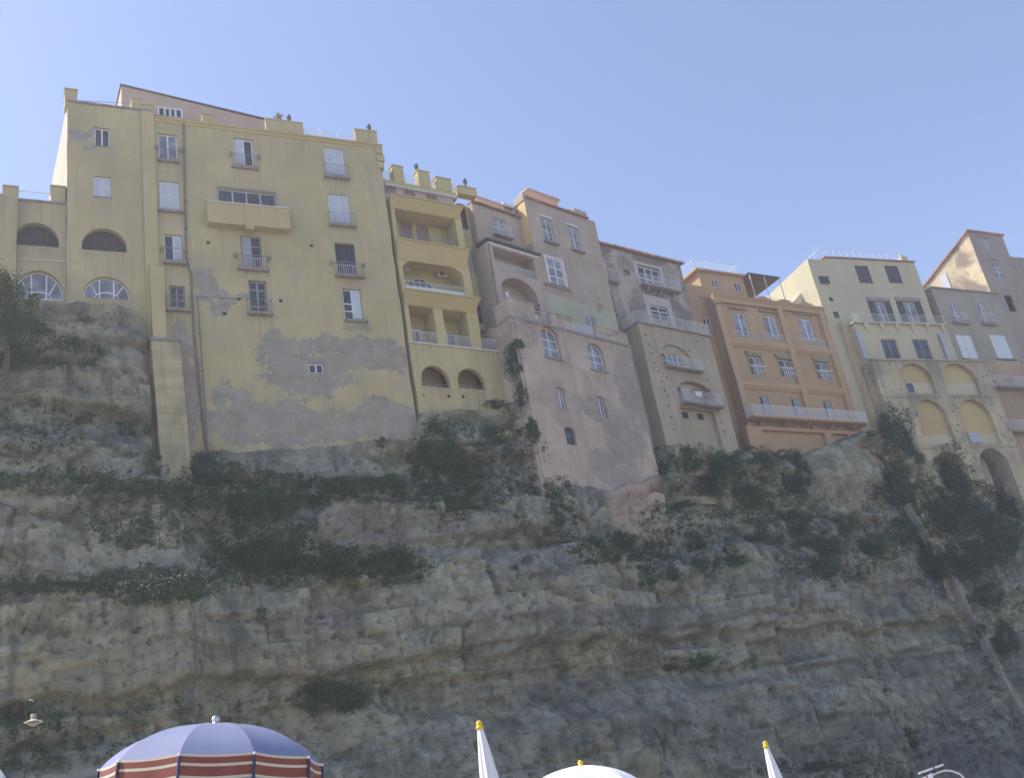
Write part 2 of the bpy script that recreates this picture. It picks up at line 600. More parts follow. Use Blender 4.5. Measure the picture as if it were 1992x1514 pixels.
def shutter_leaf(x0, x1, z0, z1, y, t=0.05):
    m = MB()
    f = min(0.09, (x1 - x0) * 0.2)
    m.box(x0, x0 + f, y, y + t, z0, z1)
    m.box(x1 - f, x1, y, y + t, z0, z1)
    for zz in (z0, (z0 + z1) / 2 - f / 2, z1 - f):
        m.box(x0 + f, x1 - f, y, y + t, zz, zz + f)
    n = max(4, int((z1 - z0) / 0.13))
    for i in range(n):
        zz = z0 + f + (z1 - z0 - 2 * f) * (i + 0.2) / n
        h = (z1 - z0 - 2 * f) / n * 0.95
        m.hexa([(x0 + f, y + 0.005, zz), (x1 - f, y + 0.005, zz), (x1 - f, y + 0.02, zz), (x0 + f, y + 0.02, zz),
                (x0 + f, y + 0.03, zz + h), (x1 - f, y + 0.03, zz + h), (x1 - f, y + 0.045, zz + h), (x0 + f, y + 0.045, zz + h)])
    return m

def closed_shutters(b, r, y, mat='shutter_pale', sill=None, name='shuttered_window'):
    x0, x1, z0, z1 = r
    b.sills.append((x0, x1, z0))
    m = MB()
    f = 0.06
    m.box(x0 + .005, x0 + f, y, y + .08, z0, z1 - .005)
    m.box(x1 - f, x1 - .005, y, y + .08, z0, z1 - .005)
    m.box(x0 + f, x1 - f, y, y + .08, z1 - f, z1 - .005)
    wo = b.part(name, m, mat)
    xm = (x0 + x1) / 2
    b.part('shutter', shutter_leaf(x0 + f, xm - 0.01, z0 + .02, z1 - f, y + 0.01), mat, wo)
    b.part('shutter', shutter_leaf(xm + 0.01, x1 - f, z0 + .02, z1 - f, y + 0.01), mat, wo)
    if sill:
        ov, pr, th = sill
        b.part('sill', MB().box(x0 - ov, x1 + ov, -pr, y, z0 - th, z0 - 0.003), 'stone', wo)
    return wo

def rail_bars(m, pts, z0, h, gap=0.13, r=0.012, top=0.022, tail=True):
    r *= .75
    """railing along plan points (x, y) standing on z0"""
    for (xa, ya), (xb, yb) in zip(pts, pts[1:]):
        L = math.hypot(xb - xa, yb - ya)
        n = max(1, int(L / gap))
        for i in range(n + 1):
            x, y = xa + (xb - xa) * i / n, ya + (yb - ya) * i / n
            m.box(x - r, x + r, y - r, y + r, z0 + 0.02, z0 + h)
        for zz, tt in ((z0 + h, top), (z0 + 0.06, top * 0.7)):
            m.tube([(xa, ya, zz), (xb, yb, zz)], tt, 4)
    return m

def balcony(b, x0, x1, z, pr=0.55, th=0.14, h=1.0, rail='iron', slab='stone', gap=0.13, r=0.008, y=0.0, name='balcony', corbels=0, solid=False):
    b.sills.append((x0, x1, z - th))
    m = MB()
    m.hexa([(x0, y + 0.02, z - th), (x1, y + 0.02, z - th), (x1 - .03, y - pr + .05, z - th), (x0 + .03, y - pr + .05, z - th)][::1] +
           [(x0, y + 0.02, z), (x1, y + 0.02, z), (x1, y - pr, z), (x0, y - pr, z)])
    for i in range(corbels):
        cx = x0 + (x1 - x0) * (i + 0.5) / corbels
        m.hexa([(cx - .09, y + .02, z - th - .45), (cx + .09, y + .02, z - th - .45), (cx + .09, y - .06, z - th - .45), (cx - .09, y - .06, z - th - .45),
                (cx - .09, y + .02, z - th - .002), (cx + .09, y + .02, z - th - .002), (cx + .09, y - pr * .8, z - th - .002), (cx - .09, y - pr * .8, z - th - .002)])
    o = b.part(name, m, slab)
    if h:
        b.part('railing', rail_bars(MB(), [(x0 + .04, y), (x0 + .04, y - pr + .05), (x1 - .04, y - pr + .05), (x1 - .04, y)], z, h, gap, r), rail, o)
    return o

def bracket_pair(b, x0, x1, z, y=0):
    """little iron arms with pots that stand either side of an upper window"""
    for x in (x0, x1):
        m = MB().box(x - .015, x + .015, y - .32, y + .02, z, z + .03)
        m.lathe([(.05, .03), (.11, .08), (.14, .26), (.12, .28)], 8, (x, y - .26, z))
        b.part('pot_bracket', m, 'stone')

# ------------------------------------------------------------------ where the houses stand (facade frames)
_d = ray(600, 560)
_d = _d / math.hypot(_d[0], _d[1])
P_YEL = CAM + _d * 68.0
A_YEL = 62.6
P_LOG = plane_hit(780, 570, P_YEL, A_YEL)
A_LOG = 56.0
P_PNK = plane_hit(960, 640, P_LOG, A_LOG)
A_PNK = 46.0
_dr = plane_hit(1225, 640, P_PNK, A_PNK)
P_GRY = _dr + np.array([-math.cos(R(50)), math.sin(R(50)), 0]) * 1.0
A_GRY = 51.0
P_ORG = plane_hit(1330, 560, P_GRY, A_GRY)
A_ORG = 58.0
P_CRM = plane_hit(1630, 650, P_ORG, A_ORG)
A_CRM = 66.0
P_STO = plane_hit(1815, 600, P_CRM, A_CRM)
A_STO = 62.0

# ------------------------------------------------------------------ cliff
A_C = 58.0
C_D = np.array([math.sin(R(A_C)), math.cos(R(A_C)), 0])
C_N = np.array([math.cos(R(A_C)), -math.sin(R(A_C)), 0])

def on_plane(p0, al, u, o=0.0):
    a = R(al)
    return np.array([p0[0], p0[1], 0]) + np.array([math.sin(a), math.cos(a), 0]) * u + np.array([math.cos(a), -math.sin(a), 0]) * o

_front = [on_plane(P_YEL, A_YEL, -60, 1.0), on_plane(P_YEL, A_YEL, -25, 1.2), on_plane(P_YEL, A_YEL, -13, 1.0), on_plane(P_YEL, A_YEL, -10, 0.55), on_plane(P_YEL, A_YEL, 6.9, 0.5),
          on_plane(P_LOG, A_LOG, 0.4, 0.5), on_plane(P_LOG, A_LOG, 8.0, 0.5), on_plane(P_PNK, A_PNK, 2.0, 2.2), on_plane(P_PNK, A_PNK, 15.6, 2.6),
          on_plane(P_GRY, A_GRY, 1.0, 2.2), on_plane(P_GRY, A_GRY, 9.0, 2.5), on_plane(P_ORG, A_ORG, 3.4, 0.9), on_plane(P_ORG, A_ORG, 10, 1.1), on_plane(P_ORG, A_ORG, 17.5, 1.1),
          on_plane(P_CRM, A_CRM, 1.2, 0.2), on_plane(P_CRM, A_CRM, 4.0, 2.6), on_plane(P_CRM, A_CRM, 18.0, 2.8), on_plane(P_CRM, A_CRM, 70, 2.8)]
_fS = np.array([p @ C_D for p in _front])
_fN = np.array([p @ C_N for p in _front])
def front_N(S):
    return np.interp(S, _fS, _fN)

def nominal(px, py, o):
    """where the sight line through a photo point meets the plain cliff face set o metres in front of the house fronts"""
    d = ray(px, py)
    t = np.linspace(25, 260, 6000)
    P = CAM[None, :] + t[:, None] * d[None, :]
    S, N = P @ C_D, P @ C_N
    f = N - (front_N(S) + o)
    i = int(np.argmax(f < 0))
    return S[i], P[i, 2]

def curve(pts, o):
    a = np.array([nominal(x, y, o) for x, y in pts])
    a = a[np.argsort(a[:, 0])]
    return a[:, 0], a[:, 1]

def _hash(ix, iy, seed):
    h = (ix.astype(np.int64) * 374761393 + iy.astype(np.int64) * 668265263 + seed * 974711) & 0x7fffffff
    h = ((h ^ (h >> 13)) * 1274126177) & 0x7fffffff
    h = (h ^ (h >> 16)) & 0xffff
    return h / 65535.0

def vnoise(x, y, seed=0):
    ix, iy = np.floor(x), np.floor(y)
    fx, fy = x - ix, y - iy
    fx = fx * fx * fx * (fx * (fx * 6 - 15) + 10)
    fy = fy * fy * fy * (fy * (fy * 6 - 15) + 10)
    a, b = _hash(ix, iy, seed), _hash(ix + 1, iy, seed)
    c, d = _hash(ix, iy + 1, seed), _hash(ix + 1, iy + 1, seed)
    return a + (b - a) * fx + (c - a) * fy + (a - b - c + d) * fx * fy

def fbm(x, y, octv=5, seed=0, gain=0.5):
    s, amp, tot = 0, 1.0, 0
    for o in range(octv):
        s = s + amp * vnoise(x * 2 ** o + o * 17.3, y * 2 ** o + o * 9.1, seed + o)
        tot += amp
        amp *= gain
    return s / tot

def worley(x, y, seed=0):
    ix, iy = np.floor(x), np.floor(y)
    f1 = np.full(x.shape, 9.0)
    f2 = np.full(x.shape, 9.0)
    cid = np.zeros(x.shape)
    for dx in (-1, 0, 1):
        for dy in (-1, 0, 1):
            cx, cy = ix + dx, iy + dy
            jx, jy = cx + 0.15 + 0.7 * _hash(cx, cy, seed + 1), cy + 0.15 + 0.7 * _hash(cx, cy, seed + 2)
            d = np.hypot(x - jx, y - jy)
            hid = _hash(cx, cy, seed + 3)
            nearer = d < f1
            f2 = np.where(nearer, f1, np.minimum(f2, d))
            cid = np.where(nearer, hid, cid)
            f1 = np.where(nearer, d, f1)
    return f1, f2, cid

def facets(x, y, seed, off, tilt, crack, width):
    """irregular blocks: each cell has its own depth and its own tilt, with a joint between cells"""
    ix, iy = np.floor(x), np.floor(y)
    f1 = np.full(x.shape, 9.0)
    f2 = np.full(x.shape, 9.0)
    val = np.zeros(x.shape)
    for dx in (-1, 0, 1):
        for dy in (-1, 0, 1):
            cx, cy = ix + dx, iy + dy
            jx, jy = cx + 0.1 + 0.8 * _hash(cx, cy, seed + 1), cy + 0.1 + 0.8 * _hash(cx, cy, seed + 2)
            ex, ey = x - jx, y - jy
            d = np.maximum(np.abs(ex), np.abs(ey)) * 0.55 + 0.45 * np.hypot(ex, ey)
            v = off * (_hash(cx, cy, seed + 3) - 0.5) + tilt * ((_hash(cx, cy, seed + 4) - 0.5) * ex + (_hash(cx, cy, seed + 5) - 0.35) * -ey)
            nearer = d < f1
            f2 = np.where(nearer, f1, np.minimum(f2, d))
            val = np.where(nearer, v, val)
            f1 = np.where(nearer, d, f1)
    return val - crack * np.exp(-((f2 - f1) / width) ** 2)

def sstep(a, b, x):
    t = np.clip((x - a) / (b - a), 0, 1)
    return t * t * (3 - 2 * t)

# the line where the rock meets the houses, in photo points
TOP = curve([(-300, 640), (0, 603), (60, 596), (150, 583), (210, 590), (275, 610), (290, 660), (297, 880), (330, 925), (380, 905), (402, 876), (560, 868), (700, 866), (812, 860), (826, 806),
             (900, 800), (1000, 806), (1018, 880), (1060, 930), (1090, 948), (1200, 950), (1302, 925), (1318, 866), (1400, 872), (1440, 884), (1462, 876),
             (1560, 886), (1620, 868), (1690, 838), (1716, 862), (1745, 890), (1800, 930), (1850, 955), (1900, 985), (1992, 1010), (2200, 1040)], 0.3)
# bedding steps: (photo line, metres the rock steps forward under it, softness in metres)
LEDGES = [
    ([(250, 910), (330, 945), (420, 945), (560, 955), (700, 968), (830, 965), (930, 975), (1060, 985)], 2.3, 0.9, 1.2),
    ([(-50, 770), (60, 765), (100, 775), (180, 795), (250, 800), (300, 830)], -1.2, 0.35, 0.6),
    ([(-50, 850), (60, 850), (160, 845), (250, 855), (300, 880)], 1.6, 1.2, 0.8),
    ([(-50, 950), (60, 945), (150, 950), (250, 960), (330, 990)], 1.0, 0.8, 1.4),
    ([(-50, 1138), (100, 1142), (200, 1150), (330, 1175), (430, 1135), (560, 1130), (680, 1135), (800, 1120), (870, 1085), (1000, 1070), (1100, 1060)], 1.9, 0.7, 2.8),
    ([(780, 1058), (900, 1050), (1000, 1045), (1090, 1042)], -0.5, 0.2, 2.4),
    ([(1080, 1062), (1150, 1075), (1260, 1085), (1340, 1078), (1420, 1062), (1500, 1060), (1560, 1130), (1640, 1150)], 2.2, 0.9, 1.6),
    ([(1310, 990), (1400, 995), (1480, 985), (1560, 1050), (1640, 1060), (1750, 1060)], 1.3, 0.7, 1.0),
    ([(1530, 930), (1620, 935), (1700, 930), (1740, 935)], -0.5, 0.25, 0.8),
    ([(-50, 1390), (200, 1372), (480, 1335), (700, 1300), (900, 1278), (1150, 1252), (1240, 1248)], -0.9, 0.35, 4.2),
    ([(1240, 1235), (1400, 1232), (1560, 1222), (1640, 1230), (1800, 1205), (1900, 1190)], -0.8, 0.35, 4.0),
    ([(-50, 1480), (400, 1400), (700, 1340), (900, 1315), (1240, 1290), (1500, 1300), (1900, 1260)], -0.5, 0.3, 4.2),
    ([(650, 1345), (800, 1400), (1000, 1410), (1250, 1370), (1400, 1330), (1600, 1330)], 0.9, 0.8, 4.0),
]
def knob_attr(S, Z):
    ks, kz = nominal(1640, 905, 1.2)
    return np.exp(-((S - ks) / 4.8) ** 4 - ((Z - kz + 1.0) / 4.5) ** 4)

def build_cliff():
    s1 = np.arange(-22, 3, 0.3)
    s2 = np.arange(3, 62, 0.12)
    s3 = np.arange(62, 112, 0.16)
    s4 = np.arange(112, 150, 0.5)
    Ss = np.concatenate([s1, s2, s3, s4])
    Zs = np.concatenate([np.arange(-1.5, 4, 0.35), np.arange(4, 46, 0.125)])
    S, Z = np.meshgrid(Ss, Zs, indexing='ij')
    Sw = S + 1.6 * (fbm(S / 5, Z / 5, 3, 50) - 0.5)
    tn = np.interp(S, *TOP) + 0.9 * (fbm(S / 1.7, S * 0 + 3, 4, 5) - 0.5)
    dz = tn - Z
    o = 0.25 + 0.13 * np.maximum(dz, 0)
    for pts, dep, soft, onom in LEDGES:
        ls, lz = curve(pts, onom)
        zl = np.interp(S, ls, lz) + 1.1 * (fbm(S / 3.5, S * 0, 4, int(abs(dep) * 100) + 3) - 0.5) + 0.35 * (fbm(S / 0.9, Z / 0.9, 3, 77) - 0.5)
        fade = sstep(ls[0] - 2.5, ls[0] + 1.5, S) * (1 - sstep(ls[-1] - 1.5, ls[-1] + 2.5, S))
        if dep > 0:
            o += dep * fade * sstep(0, soft, zl - Z)
        else:      # an overhang: the band under the line is eaten back, then comes forward again
            o += dep * fade * sstep(0, soft, zl - Z) * (1 - sstep(1.5, 5.0, zl - Z))
    k = sstep(0.0, 1.5, dz)
    # how massive the rock is: jointed blocks above, evenly bedded sandstone below
    ls, lz = curve([(-50, 1215), (480, 1190), (900, 1120), (1240, 1130), (1640, 1140), (1900, 1150)], 3.6)
    low = sstep(-1.5, 3.0, np.interp(S, ls, lz) - Z)
    # big bulges and gullies
    o += k * (2.6 - 1.2 * low) * (fbm(S / 12, Z / 8, 3, 11) - 0.5)
    o += k * (0.7 - 0.4 * low) * (fbm(Sw / 4.0, Z / 6, 3, 21) - 0.5)
    # jointed blocks with flat tilted faces
    warp = 0.9 * (fbm(S / 2.2, Z / 2.2, 4, 33) - 0.5)
    o += k * (0.8 - 0.5 * low) * facets((Sw + warp) / 4.6, (Z + 0.08 * S + warp) / 3.4, 31, 1.1, 1.5, 0.25, 0.03)
    rough = sstep(0.35, 0.65, fbm(S / 9, Z / 6, 3, 61))
    o += k * (0.25 + 0.75 * rough) * (1 - 0.5 * low) * facets(S / 0.72 + warp, (Z + 0.05 * S) / 0.5, 43, 0.10, 0.14, 0.06, 0.06)
    # bedded courses, each broken by upright joints into blocks standing a little in or out
    zb = Z - 0.045 * S + 1.1 * (fbm(S / 11, Z / 6, 3, 71) - 0.5) + 0.10 * (fbm(S / 1.2, Z, 3, 72) - 0.5)
    tint = 0
    for th, wmin, wvar, amp, sd in ((1.75, 2.4, 4.5, 0.85, 81), (0.62, 0.9, 2.0, 0.26, 84), (0.24, 0.5, 1.0, 0.08, 87)):
        q = zb / th + 0.35 * np.sin(zb * 0.7 / th * 1.2)
        lay = np.floor(q)
        fr = q - lay
        def course(l):
            x = (S + 0.35 * warp) / (wmin + wvar * _hash(l, l * 0 + 5, sd)) + _hash(l, l * 0 + 9, sd) * 17
            b = np.floor(x)
            f = x - b
            h0, h1 = _hash(b, l, sd + 1), _hash(b + 1, l, sd + 1)
            return h0 + (h1 - h0) * sstep(0.94, 1.0, f) - 0.22 * np.exp(-((np.minimum(f, 1 - f)) / 0.02) ** 2)
        c0, c1 = course(lay), course(lay + 1)
        v = c0 + (c1 - c0) * sstep(0.90, 1.0, fr) - 0.20 * np.exp(-((np.minimum(fr, 1 - fr)) / 0.05) ** 2)
        gate = 0.30 + 0.70 * sstep(0.36, 0.60, fbm(S / 8 + sd, zb / 3.0, 3, sd + 2))
        o += k * amp * (v - 0.5) * gate * (0.85 + 0.2 * low)
        if th > 0.5:
            tint = tint + (c0 - 0.5) * gate * (1.0 if th > 1 else 0.7)
    # fluting, long in z, and pitted fine relief
    o += k * 0.20 * (fbm(S / 1.0, Z / 7, 4, 91) - 0.5)
    pit = fbm(S / 0.5, Z / 0.45, 4, 95)
    o += k * 0.18 * (pit - 0.5) - k * 0.34 * sstep(0.68, 0.76, pit)
    # the pale knob under the orange house
    ks, kz = nominal(1640, 905, 1.2)
    knob = np.exp(-((S - ks) / 4.6) ** 4 - ((Z - kz) / 3.0) ** 4)
    o = o * (1 - 0.75 * knob) + knob * (1.3 + 0.12 * np.maximum(dz, 0) + 0.5 * (fbm(S / 3, Z / 2, 4, 15) - .5))
    # above the meeting line the rock goes back under the houses
    o = np.where(dz < 0, 0.25 + dz * 3.0, o)
    N = front_N(S) + o
    P = S[..., None] * C_D + N[..., None] * C_N
    P[..., 2] = Z
    ni, nj = S.shape
    V = P.reshape(-1, 3)
    ii, jj = np.meshgrid(np.arange(ni - 1), np.arange(nj - 1), indexing='ij')
    a = (ii * nj + jj).ravel()
    F = np.stack([a, a + nj, a + nj + 1, a + 1], 1)
    # drop what lies deep under the houses
    deep = (dz.reshape(-1) < -3.0)
    F = F[~deep[F].any(1)]
    me = bpy.data.meshes.new('cliff')
    me.vertices.add(len(V))
    me.vertices.foreach_set('co', V.ravel())
    me.loops.add(F.size)
    me.polygons.add(len(F))
    me.loops.foreach_set('vertex_index', F.ravel().astype(np.int32))
    me.polygons.foreach_set('loop_start', np.arange(0, F.size, 4, dtype=np.int32))
    me.polygons.foreach_set('loop_total', np.full(len(F), 4, dtype=np.int32))
    me.update(calc_edges=True)
    # which sort of rock: 0 grey crust .. 1 fresh ochre tuff; and the pink lime wash that ran down under the pink tower
    at = me.attributes.new('rock', 'FLOAT', 'POINT')
    fresh = fbm(S / 7, (Z - 0.035 * S) / 2.2, 4, 101)
    ls, lz = curve([(-50, 1380), (480, 1320), (900, 1270), (1240, 1240), (1640, 1215), (1900, 1190)], 4.2)
    band = np.interp(S, ls, lz)
    fresh = fresh + 0.30 * np.exp(-((Z - band + 0.8) / 1.2) ** 2)
    ls, lz = curve([(1530, 960), (1740, 960)], 0.8)
    fresh = fresh + 0.25 * np.exp(-((Z - np.interp(S, ls, lz)) / 2.5) ** 2) * sstep(ls[0] - 1, ls[0] + 1, S) * (1 - sstep(ls[-1], ls[-1] + 2, S))
    fresh = fresh + 0.28 * knob_attr(S, Z)
    at.data.foreach_set('value', fresh.reshape(-1).astype(np.float32))
    at3 = me.attributes.new('tint', 'FLOAT', 'POINT')
    at3.data.foreach_set('value', np.asarray(tint).reshape(-1).astype(np.float32))
    at2 = me.attributes.new('wash', 'FLOAT', 'POINT')
    ls, lz = curve([(1180, 960), (1300, 960)], 1.0)
    lz0 = curve([(1270, 1070)], 1.5)[1][0]
    cs = (ls[0] + ls[-1]) / 2
    wash = (1 - sstep(2.0, 3.6, np.abs(S - cs - 0.4 * fbm(S, Z / 3, 3, 7)))) * sstep(lz0 - 1.0, lz0 + 3.5, Z + 2.0 * (fbm(S / 0.7, Z / 5, 3, 8) - 0.5))
    at2.data.foreach_set('value', wash.reshape(-1).astype(np.float32))
    return me

def cliff_material():
    m, nt, bs = nodes_of('cliff_rock')
    k = NT(nt)
    at = k.n('ShaderNodeAttribute'); at.attribute_name = 'rock'
    aw = k.n('ShaderNodeAttribute'); aw.attribute_name = 'wash'
    nA = k.noise(0.45, 6, 0.68)
    grey = k.mix(k.ramp(nA, 0.36, 0.64), (0.098, 0.107, 0.090), (0.305, 0.308, 0.242))
    ochre = k.mix(k.ramp(k.noise(0.9, 5, 0.65), 0.36, 0.64), (0.195, 0.19, 0.118), (0.36, 0.338, 0.22))
    base = k.mix(k.ramp(at.outputs['Fac'], 0.46, 0.64), grey, ochre)
    tn_ = k.n('ShaderNodeAttribute'); tn_.attribute_name = 'tint'
    base = k.mix(k.ramp(tn_.outputs['Fac'], 0.0, 0.7, 0.0, 0.55), base, (0.38, 0.375, 0.285))
    base = k.mix(k.ramp(tn_.outputs['Fac'], 0.0, -0.7, 0.0, 0.45), base, (0.11, 0.108, 0.095))
    # bedding tints
    bed = k.noise(1.0, 4, 0.6, k.mapping((0.05, 0.05, 1.3)))
    base = k.mix(k.math('MULTIPLY', k.ramp(bed, 0.5, 0.66), 0.5), base, (0.15, 0.135, 0.115))
    # dark weather streaks running down
    st = k.noise(1.0, 5, 0.65, k.mapping((1.2, 1.2, 0.11), (4, 2, 0)))
    base = k.mix(k.math('MULTIPLY', k.ramp(st, 0.50, 0.66), 0.6), base, (0.075, 0.073, 0.070))
    # pale salt and lime patches
    pl = k.noise(0.30, 5, 0.7, k.mapping((1, 1, 1), (21, 3, 9)))
    base = k.mix(k.math('MULTIPLY', k.ramp(pl, 0.53, 0.66), 0.6), base, (0.355, 0.355, 0.29))
    # lichen and moss
    ms = k.noise(0.55, 6, 0.72, k.mapping((1, 1, 1), (7, 13, 2)))
    base = k.mix(k.math('MULTIPLY', k.ramp(ms, 0.54, 0.64), 0.65), base, (0.055, 0.075, 0.042))
    sp = k.noise(3.0, 4, 0.7)
    base = k.mix(k.math('MULTIPLY', k.ramp(sp, 0.58, 0.68), 0.75), base, (0.055, 0.053, 0.048))
    base = k.mix(k.math('MULTIPLY', k.math('MULTIPLY', aw.outputs['Fac'], k.ramp(k.noise(0.8, 6, 0.7), 0.30, 0.52)), 0.8), base, (0.44, 0.345, 0.27))
    k.link(base, bs.inputs['Base Color'])
    bs.inputs['Roughness'].default_value = 0.95
    bs.inputs['Specular IOR Level'].default_value = 0.15
    k.bump(k.noise(2.6, 6, 0.75), 0.55, 0.16, bs)
    return m

cliff_me = build_cliff()
cliff = make('cliff', cliff_me, cliff_material())
cliff['kind'] = 'structure'
_vv = np.empty(len(cliff_me.vertices) * 3)
cliff_me.vertices.foreach_get('co', _vv)
_ff = np.empty(len(cliff_me.loops), dtype=np.int32)
cliff_me.loops.foreach_get('vertex_index', _ff)
CLIFF_BVH = BVHTree.FromPolygons(_vv.reshape(-1, 3).tolist(), _ff.reshape(-1, 4).tolist())
def cliff_at(px, py):
    """point and normal of the rock seen at a photo point"""
    d = Vector(ray(px, py)).normalized()
    p, n, i, t = CLIFF_BVH.ray_cast(Vector(CAM), d, 400)
    if p is None:
        return None, None
    if n.dot(d) > 0:
        n = -n
    return p, n

# ------------------------------------------------------------------ beach and sea-level ground
def sand_material():
    m, nt, bs = nodes_of('beach_sand')
    k = NT(nt)
    base = k.mix(k.ramp(k.noise(0.8, 7, 0.6), 0.3, 0.7), (0.34, 0.29, 0.22), (0.46, 0.40, 0.31))
    k.link(base, bs.inputs['Base Color'])
    bs.inputs['Roughness'].default_value = 0.95
    k.bump(k.noise(3.0, 6, 0.6), 0.6, 0.08, bs)
    return m
def beach():
    # a sheet that rises gently from the camera to the foot of the cliff and runs out flat everywhere else
    xs = [-3000, -600, -200] + list(range(-100, 201, 10)) + [400, 800, 3000]
    ys = [-3000, -600, -200, -60] + list(range(-30, 201, 10)) + [400, 800, 3000]
    vs, fs = [], []
    for x in xs:
        for y in ys:
            N = np.array([x, y, 0]) @ C_N
            t = min(1, max(0, (-N) / 55))
            vs.append((x, y, 0.25 * t * t * (3 - 2 * t)))
    n = len(ys)
    for i in range(len(xs) - 1):
        for j in range(n - 1):
            fs.append((i * n + j, (i + 1) * n + j, (i + 1) * n + j + 1, i * n + j + 1))
    o = make('beach', MB().add(vs, fs), sand_material(), smooth=True)
    o['kind'] = 'structure'
    return o
beach()
def ground_z(x, y):
    N = np.array([x, y, 0]) @ C_N
    t = min(1, max(0, (-N) / 55))
    return 0.25 * t * t * (3 - 2 * t)
# ------------------------------------------------------------------ house 1: the tall yellow palazzo
def pipe(b, pts, r=0.07, y=-0.1, mat='pipe', name='drainpipe'):
    m = MB().tube([(x, y, z) for x, z in pts], r, 7)
    # collars
    for (xa, za), (xb, zb) in zip(pts, pts[1:]):
        n = int(abs(zb - za) / 2.2)
        for i in range(1, n):
            x, z = xa + (xb - xa) * i / n, za + (zb - za) * i / n
            m.box(x - r * 1.5, x + r * 1.5, y - r * 1.3, y + .12, z - .03, z + .03)
    return b.part(name, m, mat)

def coping(b, x0, x1, z, y=0.0, depth=0.5, pr=0.10, th=0.14, mat='stone', name='coping'):
    return b.part(name, MB().box(x0 - 0.04, x1 + 0.04, y - pr, y + depth, z, z + th), mat)

def cornice(b, x0, x1, z, mat, y=0.0, name='cornice', s=1.0):
    m = MB()
    prof = [(0, -0.35 * s), (-0.10 * s, -0.30 * s), (-0.13 * s, -0.12 * s), (-0.26 * s, -0.06 * s), (-0.28 * s, 0.06 * s), (0, 0.08 * s)]
    n = len(prof)
    vs = [(x, y + p[0], z + p[1]) for x in (x0, x1) for p in prof]
    fs = [(i, (i + 1) % n, (i + 1) % n + n, i + n) for i in range(n)] + [tuple(range(n)), tuple(range(2 * n - 1, n - 1, -1))]
    m.add(vs, fs)
    return b.part(name, m, mat)

def putlogs(b, pts, y, s=0.12, name='putlog_hole_shade'):
    m = MB()
    for x, z in pts:
        m.box(x - s / 2, x + s / 2, y - 0.012, y + 0.1, z - s / 2, z + s / 2)  # dark block on the wall paints the shade of a hole
    return b.part(name, m, 'opening_shade')

